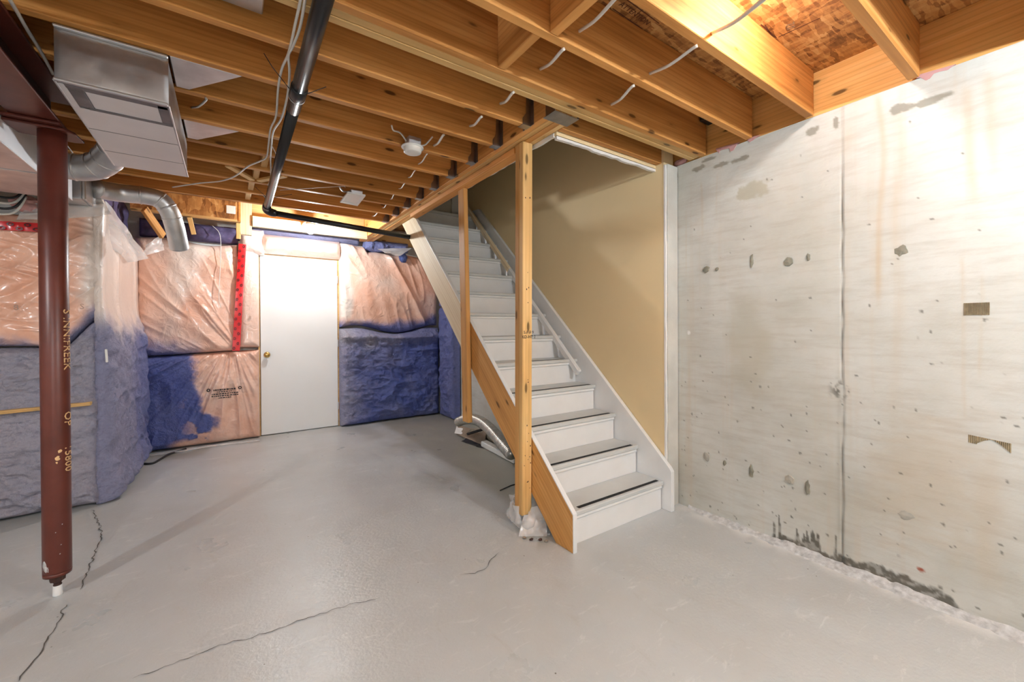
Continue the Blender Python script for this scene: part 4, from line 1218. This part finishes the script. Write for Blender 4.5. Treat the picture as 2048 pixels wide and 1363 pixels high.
# ================================================================== INSULATION
def batt(name, org, ax, ua, ub, za, zb_, label, hfun, blue=None, tone=None, milky=None, dark=None, nu=110, nv=110, depth=.10, nrm=None, shape=None):
    """quilted sheet in the plane spanned by ax and Z; hfun gives the bulge along the normal"""
    org = Vector(org); ax = Vector(ax)
    nrm = Vector(nrm)
    us = np.linspace(ua, ub, nu); zs = np.linspace(0, 1, nv)
    U, Vv = np.meshgrid(us, zs, indexing='ij')
    top = zb_(us) if callable(zb_) else np.full_like(us, zb_)
    bot = za(us) if callable(za) else np.full_like(us, za)
    Z = bot[:, None]+(top-bot)[:, None]*Vv
    s = (U-ua)/(ub-ua)
    edge = np.clip(np.minimum(np.minimum(s, 1-s)*(ub-ua), np.minimum(Vv, 1-Vv)*(top-bot)[:, None])/.07, 0, 1)
    edge = np.sqrt(1-(1-edge)**2)
    Hh = hfun(U, Z, s, Vv)*1.0*edge
    P = np.array(org)[None, None, :]+U[..., None]*np.array(ax)+Z[..., None]*np.array((0, 0, 1.0))+Hh[..., None]*np.array(nrm)
    v = P.reshape(-1, 3).tolist()
    idx = np.arange(nu*nv).reshape(nu, nv)
    f = np.stack([idx[:-1, :-1], idx[1:, :-1], idx[1:, 1:], idx[:-1, 1:]], -1).reshape(-1, 4).tolist()
    ring = list(idx[:, 0])+list(idx[-1, 1:])+list(idx[-2::-1, -1])+list(idx[0, -2:0:-1])
    b0 = len(v); bk_ = -np.array(nrm)*depth
    for i in ring: v.append((np.array(v[i])+bk_).tolist())
    nR = len(ring)
    for k in range(nR):
        k2 = (k+1) % nR
        f.append([int(ring[k2]), int(ring[k]), b0+k, b0+k2])
    f.append([b0+k for k in range(nR)])
    o = mk(name, v, f, BATT, smooth=True)
    o.data.polygons.foreach_set('use_smooth', [True]*(len(f)-1)+[False])
    def A(nm, fn):
        a = np.zeros(U.shape) if fn is None else (np.broadcast_to(fn(U, Z, s, Vv), U.shape) if callable(fn) else np.full(U.shape, float(fn)))
        a = np.clip(a, 0, 1).ravel(); setattr_f(o, nm, np.concatenate([a, a[np.array(ring)]]))
    A('blue', blue); A('tone', tone); A('milky', milky); A('dark', dark)
    return tag(o, label, 'insulation', 'insulation on the basement walls')
NB = (0, -1, 0)
def fan(U, Z, cx, cz, nf, seed, amp, stretch=1.2):
    th = np.arctan2(Z-cz, U-cx); r = np.hypot(U-cx, Z-cz)
    return amp*(ridge(th*nf+.4*fbm(U*2, Z*2, seed, 2)*2, r*stretch, seed)*.7+.3*ridge(th*nf*2.1+3, r*stretch*1.3, seed+3))*np.clip(r/.5, .15, 1)
YI = 5.385
# back wall, left of the door
def h1(U, Z, s, t):
    return .045+.03*np.sin(s*math.pi)+fan(U, Z, .30, .62, 7.5, 2, .040)+.012*(fbm(U*6, Z*6, 4, 4)-.5)
def bl1(U, Z, s, t):
    n = fbm(U*7, Z*7, 8, 4)
    return sst(.30, -.02, (Z-.98)+(U+.72)*.36+(n-.5)*.22)*sst(-.10, -.32, U+(n-.5)*.2)
batt('insulation_batt', (0, YI, 0), (1, 0, 0), -.745, .083, lambda u: .935+.045*(u+.73), lambda u: 2.10+.02*np.sin(u*9), 'upper pink quilt left of the far door, creased diagonally, above the dark seam', h1, bl1, .25,
     lambda U, Z, s, t: .15+.75*sst(.35, .75, fbm(U*3+(2-Z)*1.2, Z*1.2, 6, 3))*sst(.05, .5, s)+.4*sst(1.8, 2.1, Z), nu=150, nv=170, nrm=NB)
def h2(U, Z, s, t):
    return .05+.035*np.sin(s*math.pi)*np.sin(t*math.pi)**.6+fan(U, Z, .02, 1.12, 8, 5, .045)+.018*(fbm(U*9, Z*9, 4, 4)-.5)+.035*sst(-.35, -.62, U)*ridge(U*7, Z*2.2, 7)
def bl2(U, Z, s, t):
    n = fbm(U*8, Z*8, 3, 5)
    e = -.26+.06*np.sin(Z*5)+.10*sst(.35, .1, Z)
    m = sst(e+.07, e-.05, U+(n-.5)*.30)
    fl = sst(.60, .66, fbm(U*9+4, Z*9, 11, 4))*sst(-.45, -.2, U)*sst(.55, .4, Z)
    return m*(1-fl*.95)*(1-sst(.10, .05, Z+(n-.5)*.1)*sst(-.55, -.4, U))
batt('insulation_batt', (0, YI, 0), (1, 0, 0), -.745, .275, .004, lambda u: .925+.045*(u+.73), 'lower quilt left of the far door, half pink and half blue foam', h2, bl2, .05,
     lambda U, Z, s, t: .18+.5*sst(.4, .7, fbm(U*4, Z*4, 6, 3))*sst(.45, .9, t), nu=160, nv=150, nrm=NB)
# narrow quilt beside the door
batt('insulation_batt', (0, YI, 0), (1, 0, 0), .085, .278, 1.00, 2.16, 'narrow pale pink quilt between the red tape and the far door', lambda U, Z, s, t: .055+.012*np.sin(s*3.1)+.02*ridge(U*6+Z, Z*1.5, 3)*sst(.2, .0, t)+.008*fbm(U*8, Z*8, 5, 3), None, 0,
     lambda U, Z, s, t: .45+.4*sst(.5, .9, t), nu=40, nv=110, nrm=NB)
# roll above the door
batt('insulation_batt', (0, YI, 0), (1, 0, 0), .30, 1.13, 2.045, 2.262, 'pink insulation roll lying across the top of the far door', lambda U, Z, s, t: .02+.10*np.sin(t*math.pi)**.7+.012*ridge(U*7, Z*3, 4), None, 0,
     lambda U, Z, s, t: .30+.5*sst(.45, .7, fbm(U*4, Z*9, 5, 3)), nu=110, nv=40, nrm=NB)
batt('insulation_batt', (0, YI-.02, 0), (1, 0, 0), .10, .33, 2.02, 2.30, 'folded pale plastic corner left of the roll over the far door', lambda U, Z, s, t: .05+.05*ridge(U*6+Z*5, Z*3, 2), None, 0, .75, nu=40, nv=40, nrm=NB)
batt('foam_strip', (0, YI+.02, 0), (1, 0, 0), .20, 1.36, 2.255, 2.325, 'light blue foam bead above the roll over the far door', lambda U, Z, s, t: .03+.05*np.sin(t*math.pi)+.02*fbm(U*14, Z*20, 3, 4), 1.0, lambda U, Z, s, t: .55+.0*U, nu=160, nv=22, nrm=NB)
# back wall, right of the door
def h3(U, Z, s, t):
    return .05+.05*np.sin(s*math.pi)*np.sin(t*math.pi)+.035*ridge((U*1.0+Z*.55)*5, Z*.9, 6)+.02*ridge((U+Z*.3)*11, Z*1.6, 2)+.012*(fbm(U*9, Z*9, 3, 4)-.5)
batt('insulation_batt', (0, YI, 0), (1, 0, 0), 1.122, 2.40, lambda u: 1.19+.05*np.sin(u*6), lambda u: 2.25-.02*np.sin(u*8)**2-.07*sst(1.40, 1.46, u), 'upper pink quilt right of the far door under clear plastic', h3,
     lambda U, Z, s, t: sst(.14, .0, (Z-1.20)+(fbm(U*7, Z*7, 4, 4)-.5)*.14-.10*sst(1.9, 2.35, U))*.97, .12,
     lambda U, Z, s, t: np.maximum(.12+.35*sst(.4, .75, fbm(U*3, Z*2, 9, 3)), .97*sst(1.29, 1.20, U+.03*np.sin(Z*7))*sst(1.25, 1.36, Z)), nu=190, nv=150, nrm=NB)
def foamh(seed, amp=.035, base=.06):
    def fn(U, Z, s, t):
        return base+amp*fbm(U*3, Z*3, seed, 3)+.022*ridge(U*3+.5*Z, Z*5, seed+1)+.030*(fbm(U*13, Z*16, seed+2, 4)-.4)+.014*ridge(U*11+Z*4, Z*17, seed+4)
    return fn
batt('spray_foam', (0, YI, 0), (1, 0, 0), 1.116, 2.42, .004, lambda u: 1.17+.04*np.sin(u*6+.3), 'lower blue foamed quilt right of the far door', lambda U, Z, s, t: foamh(4, .06, .05)(U, Z, s, t)+.05*np.exp(-((Z-1.09)/.05)**2),
     1.0, lambda U, Z, s, t: .85*sst(1.55, 1.12, U+(fbm(U*4, Z*4, 5, 4)-.5)*.5)*.8+.35*sst(.95, 1.1, Z)+.25*sst(.45, .75, fbm(U*3, Z*2.2, 12, 3)), nu=180, nv=160, nrm=NB)
batt('spray_foam', (2.42, 0, 0), (0, 1, 0), 4.86, 5.27, .004, 1.48, 'blue foamed quilt turning the corner onto the side wall behind the stair', foamh(9, .04, .01), 1.0, .18, nu=70, nv=150, nrm=(-1, 0, 0), depth=.08)
batt('spray_foam', (2.42, 0, 0), (0, 1, 0), 4.92, 5.27, 1.49, 2.2, 'upper foamed quilt in the corner behind the stair stringer', foamh(2, .04, .01), lambda U, Z, s, t: sst(1.75, 1.5, Z), .2, .3, nu=50, nv=90, nrm=(-1, 0, 0))
batt('foam_strip', (0, YI-.03, 0), (1, 0, 0), 1.42, 1.98, lambda u: 2.20+.02*np.sin(u*11), 2.325, 'blue foam clump at the top right corner of the back wall', lambda U, Z, s, t: .03+.06*fbm(U*10, Z*10, 3, 4)+.03*ridge(U*9, Z*5, 4), 1.0, .3, nu=90, nv=40, nrm=NB)
lump('foam_strip', onY(806, 515, 5.24), .05, .04, .06, plain('blue_foam', (.07, .10, .28), .6, bumpy=.5, bscale=40, var=.3), 5, 'small hanging blue foam blob beside the stair stringer', 'insulation', .3)
flap('plastic_flap', [onY(752, 497, 5.22), onY(823, 497, 5.20), onY(800, 512, 5.17), onY(770, 505, 5.18)], PLAST, 'clear plastic flap peeled off below the blue foam clump', 'plastic', .02, 3)
# left: quilted wall in front, return and cavity
YL = 4.02
def hL(U, Z, s, t):
    return .045+.05*np.sin(np.clip((U+1.9)*2.2, 0, 3.1))**2*.0+.04*fbm(U*2, Z*2, 3, 2)+.030*ridge((Z+.45*U)*5+fbm(U*2, Z*2, 4, 2)*.8, (U-.4*Z)*1.3, 8)+.022*ridge((Z*.8-U*.7)*9, (Z+U)*2.2, 9)+.014*ridge((Z*1.2+U*.3)*19, U*5, 3)
batt('insulation_batt', (0, YL, 0), (1, 0, 0), -2.6, -.735, lambda u: 1.06+.04*np.sin(u*4)+.24*sst(-.95, -.72, u), lambda u: 1.95+.12*sst(-1.1, -.85, u), 'upper pink quilt under shiny plastic on the front wall at the left', hL,
     lambda U, Z, s, t: sst(.12, -.02, Z-1.08-.24*sst(-.95, -.72, U)+(fbm(U*8, Z*8, 5, 4)-.5)*.16), .55,
     lambda U, Z, s, t: .95*sst(-.86, -.76, U+.02*np.sin(Z*6))*sst(1.25, 1.5, Z)+.25*sst(.5, .7, fbm(U*4, Z*4, 3, 3)), nu=230, nv=150, nrm=NB)
batt('spray_foam', (0, YL, 0), (1, 0, 0), -2.6, -.735, .004, lambda u: 1.05+.04*np.sin(u*4)+.24*sst(-.95, -.72, u), 'lower grey lavender foamed quilt on the front wall at the left', lambda U, Z, s, t: .04+.07*fbm(U*2.2, Z*2.2, 4, 3)+.095*(fbm(U*12, Z*18, 6, 5)-.35)*sst(.2, .55, fbm(U*3, Z*3, 8, 2))+.022*ridge(U*7+Z*3, Z*15, 5)+.02*np.exp(-((Z-.70)/.03)**2),
     1.0, lambda U, Z, s, t: .98-.30*sst(.5, .75, fbm(U*2, Z*2, 7, 3))-.25*sst(-.82, -.70, U), nu=260, nv=180, nrm=NB)
batt('insulation_batt', (-.735, 0, 0), (0, 1, 0), 3.945, 5.36, .004, lambda u: 2.13-.155*(u-3.95), 'pale quilt on the return wall at the left, blue foamed in its lower half', lambda U, Z, s, t: .015+.05*fbm(U*2.5, Z*2.5, 9, 3)*sst(1.5, 1.0, Z)+.04*fbm(U*11, Z*13, 2, 4)*sst(1.4, 1.1, Z)+.02*ridge(U*6, Z*9, 7)*sst(1.35, 1.1, Z)+.018*ridge(U*4, Z*.8, 4)+.05*sst(.25, .0, Z),
     lambda U, Z, s, t: sst(1.38, 1.10, Z+(fbm(U*5, Z*5, 3, 4)-.5)*.25), lambda U, Z, s, t: .62-.35*sst(4.3, 5.1, U), .92, nu=120, nv=180, nrm=(1, 0, 0), depth=.025)
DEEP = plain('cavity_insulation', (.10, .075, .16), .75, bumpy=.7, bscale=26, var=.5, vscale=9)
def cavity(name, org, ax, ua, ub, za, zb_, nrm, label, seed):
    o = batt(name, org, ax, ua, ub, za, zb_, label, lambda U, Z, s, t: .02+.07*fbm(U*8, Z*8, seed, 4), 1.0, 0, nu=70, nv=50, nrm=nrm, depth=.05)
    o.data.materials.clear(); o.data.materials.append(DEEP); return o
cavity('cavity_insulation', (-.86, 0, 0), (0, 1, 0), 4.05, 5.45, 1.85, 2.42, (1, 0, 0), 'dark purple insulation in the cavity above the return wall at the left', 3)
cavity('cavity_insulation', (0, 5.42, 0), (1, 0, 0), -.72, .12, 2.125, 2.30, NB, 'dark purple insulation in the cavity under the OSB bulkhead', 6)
o = board('cavity_joist', (-.86, 4.35, 2.262), (-.46, 4.35, 2.262), .04, .03, PALE); tag(o, 'short ledger board above the dark purple cavity at the left', 'board')
o = board('cavity_board', onY(288, 417, 4.75), onY(326, 472, 4.95), .03, .07, ORANGE); tag(o, 'slanting board crossing the dark purple cavity behind the round pipe', 'board')
flap('plastic_flap', [onY(205, 400, 4.0), onY(300, 515, 4.95), onY(262, 525, 4.6), onY(190, 470, 3.95)], PLAST, 'pale plastic sheet draped from the quilt top to the return wall corner', 'plastic', .03, 5)
flap('plastic_flap', [onY(322, 470, 5.0), onY(330, 500, 5.05), onY(286, 512, 4.95), onY(292, 490, 4.95)], PLAST, 'small clear plastic pocket below the dark cavity beside the round pipe', 'plastic', .02, 8)
flap('plastic_flap', [onY(30, 440, 3.88), onY(60, 408, 3.88), onY(200, 395, 3.9), onY(225, 430, 3.88)], PLAST, 'bunched pink plastic along the quilt top behind the steel column', 'plastic', .05, 6)
lump('insulation_scrap', onY(52, 408, 3.9), .07, .05, .05, PINKF, 4, 'crumpled pink fibre tuft under the trunk duct at the left edge', 'insulation', .4)

# tapes
def tape(p0, p1, wd, n_marks, label, nrm=(0, -1, 0), th=.0015, seed=1):
    p0 = Vector(p0); p1 = Vector(p1); nrm = Vector(nrm); d = (p1-p0); L = d.length; t = d.normalized(); s = t.cross(nrm).normalized()
    n = 26; v = []; f = []
    for i in range(n+1):
        q = p0+t*(L*i/n); h = (float(vn(i*.35, seed, seed))-.5)*.012
        for k in (-1, 0, 1):
            v.append(q+s*(wd/2*k)+nrm*(h+(.003 if k == 0 else 0)))
    for i in range(n):
        for k in range(2):
            a = i*3+k; f.append((a, a+1, a+4, a+3))
    m0 = len(v); v += [p-nrm*.003 for p in v[:m0]]; f += [tuple(q+m0 for q in ff[::-1]) for ff in f[:]]
    rt = mk('sheathing_tape', v, f, TAPE, smooth=True, loc=p0); tag(rt, label, 'tape')
    for i in range(n_marks):
        u = (i+.5)/n_marks; q = p0+t*(L*u)+s*(wd*(.28 if i % 2 else -.18))+nrm*(.011)
        prf = []
        m = 12; vv = []; ff = []
        for k in range(m):
            a = 2*math.pi*k/m
            for rr in (.5, 1.0): vv.append(q+(s*math.cos(a)*.72+t*math.sin(a))*.016*rr)
        for k in range(m):
            a = 2*k; b_ = 2*((k+1) % m); ff.append((a, a+1, b_+1, b_))
        mk('tape_logo', vv, ff, TAPEK, rt)
    return rt
tape(onY(485, 488, 5.285), onY(472, 701, 5.285), .068, 22, 'red sheathing tape strip with dark round prints beside the far door')
tape(onY(-60, 447, 3.90), onY(82, 455, 3.90), .055, 8, 'red sheathing tape along the top of the left quilt behind the column', seed=4)

# printing on the quilts
def print_block():
    r = random.Random(9)
    c = onY(449, 785, 5.262); x = Vector((1, 0, .02)); z = Vector((0, 0, 1))
    host = [o for o in bpy.data.objects if o.get('label', '').startswith('lower quilt left')][0]
    for row, (n, h, wd) in enumerate(((11, .016, .20), (8, .009, .13), (14, .011, .22), (13, .011, .22), (5, .009, .10))):
        q = c+z*(.035-row*.021)-x*wd/2; u = 0
        while u < wd:
            l = r.uniform(.008, .024); board('printed_line', q+x*u, q+x*(u+l), .001, h, INK, host, bev=0); u += l+.005
    for sx_ in (-1, 1):
        q = c+z*.04+x*.135*sx_; vv = []; ff = []
        for k in range(14):
            a = 2*math.pi*k/14
            for rr in (.45, 1): vv.append(q+x*math.cos(a)*.017*rr+z*math.sin(a)*.017*rr)
        for k in range(14):
            a = 2*k; b_ = 2*((k+1) % 14); ff.append((a, a+1, b_+1, b_))
        mk('printed_logo', vv, ff, INK, host)
print_block()
# other faint marks on the quilts
FAINT = plain('faint_print', (.42, .27, .21), .7)
def qmark(px, yy, body, size, rot=False):
    host = [o for o in bpy.data.objects if o.get('label', '').startswith('upper pink quilt left')][0] if px[0] > 200 else [o for o in bpy.data.objects if o.get('label', '').startswith('upper pink quilt under shiny')][0]
    p = onY(px[0], px[1], yy)
    text_mesh('printed_mark', body, size, FAINT, frame_m(p, (1, 0, 0) if not rot else (0, 0, -1), (0, 0, 1) if not rot else (1, 0, 0)), host)
qmark((164, 613), 3.895, 'S', .05); qmark((500, 635), 5.30, '8', .05); qmark((32, 615), 3.895, '8', .05)

# thin lath stuck to the left quilt and a white clip
o = board('wood_lath', (-1.9, 3.885, .675), onY(183, 806, 3.90), .05, .022, PALE); tag(o, 'thin wooden lath stuck across the grey foamed quilt at the left', 'board')
o = board('plastic_clip', onY(212, 698, 3.925), onY(214, 724, 3.925), .012, .014, PVC, up=(0, 1, 0)); tag(o, 'small white plastic clip poking from the grey foam at the left', 'clip')

# ================================================================== CLUTTER BEHIND THE STAIRS
def flexduct(name, pts, r, pitch, mat, label):
    path = smooth_path(pts, 24)
    # resample evenly
    L = [0]
    for a, b in zip(path[:-1], path[1:]): L.append(L[-1]+(b-a).length)
    n = int(L[-1]/pitch)*4; P = []; Rr = []
    for i in range(n+1):
        d = L[-1]*i/n; k = max(0, min(len(L)-2, int(np.searchsorted(L, d))-1)); t = (d-L[k])/max(1e-6, L[k+1]-L[k])
        P.append(path[k].lerp(path[k+1], t)); Rr.append(r*(1+.15*math.sin(i*math.pi/2)))
    v, f = tube_geo(P, Rr, 20, True)
    o = mk(name, v, f, mat, smooth=True, loc=P[0]); return tag(o, label, 'duct')
def F(x, y, z): return onZ(x, y, z)
flexduct('flex_duct', [onX(917, 843, 2.05), onX(930, 838, 2.03), onX(948, 838, 1.99), onX(966, 846, 1.95), onX(985, 863, 1.89), onX(1003, 884, 1.83), onX(1024, 908, 1.77)], .045, .024, FLEX, 'silver corrugated flexible duct draped over the pile under the stairs')
TANF = plain('tan_flex', (.46, .40, .31), .6, var=.2, bumpy=.4)
flexduct('flex_duct', [F(940, 866, .05), F(965, 868, .055), F(985, 874, .05), F(1003, 884, .05)], .04, .03, TANF, 'tan ribbed flexible hose lying under the silver duct')
flap('plastic_bag', [F(912, 868, .015), F(965, 890, .01), F(975, 862, .10), F(916, 850, .09)], CARD, 'limp brown bag under the silver duct', 'bag', .02, 2)
flap('paper_label', [F(909, 866, .030), F(925, 868, .035), F(927, 853, .085), F(913, 852, .075)], PAPER, 'white paper label hanging off the limp brown bag', 'label', .004, 3)
o = board('black_strip', F(934, 868, .10), F(966, 858, .14), .06, .012, BLACK); tag(o, 'short black rubber strip across the pile under the stairs', 'strip')
o = board('white_carton', F(968, 886, .03), F(1034, 920, .03), .075, .055, PVC, bev=.008); tag(o, 'long white carton lying on the floor behind the double post', 'box')
text_mesh('carton_print', 'IIIIII III IIII', .018, plain('blue_print', (.25, .33, .45), .6), frame_m(F(982, 889, .045)+Vector((-.04, -.03, .0)), (F(1034, 921, 0)-F(968, 884, 0)), (0, 0, 1)), o) if False else None
o = flap('dark_rag', [F(922, 882, .004), F(958, 893, .004), F(962, 884, .02), F(932, 876, .015)], CABLEK, 'flat dark rag on the floor beside the brown bag', 'rag', .006, 4)
o = flap('dark_rag', [F(952, 893, .004), F(975, 897, .004), F(978, 888, .012), F(958, 888, .012)], CABLEK, 'small dark scrap on the floor at the white carton end', 'rag', .004, 6)
o = tube('rubber_strip', [F(283, 927, .008), F(305, 926, .008), F(322, 917, .010), F(340, 907, .012), F(372, 897, .016)], .010, CABLEK, None, 8, sm=6); tag(o, 'black rubber strip on the floor by the lower pink quilt', 'strip')
o = tube('plastic_hem', [F(285, 912, .012), F(360, 902, .016), F(430, 890, .012), F(520, 880, .012)], [.008]*4, PLAST, None, 8); tag(o, 'crumpled plastic hem along the foot of the lower pink quilt', 'plastic')
o = tube('bent_wire', [F(1000, 980, .004), F(1022, 970, .004), F(1030, 968, .004)], .004, CABLEK, None, 6); tag(o, 'thin dark wire on the floor behind the double post', 'wire')

o = tube('cable', [onY(424, 450, 5.28), onY(440, 470, 5.275), onY(441, 520, 5.27), onY(438, 590, 5.265), onY(442, 615, 5.27)], .003, CABLE, None, 6, sm=6); tag(o, 'thin pale wire hanging down over the upper pink quilt left of the red tape', 'cable')
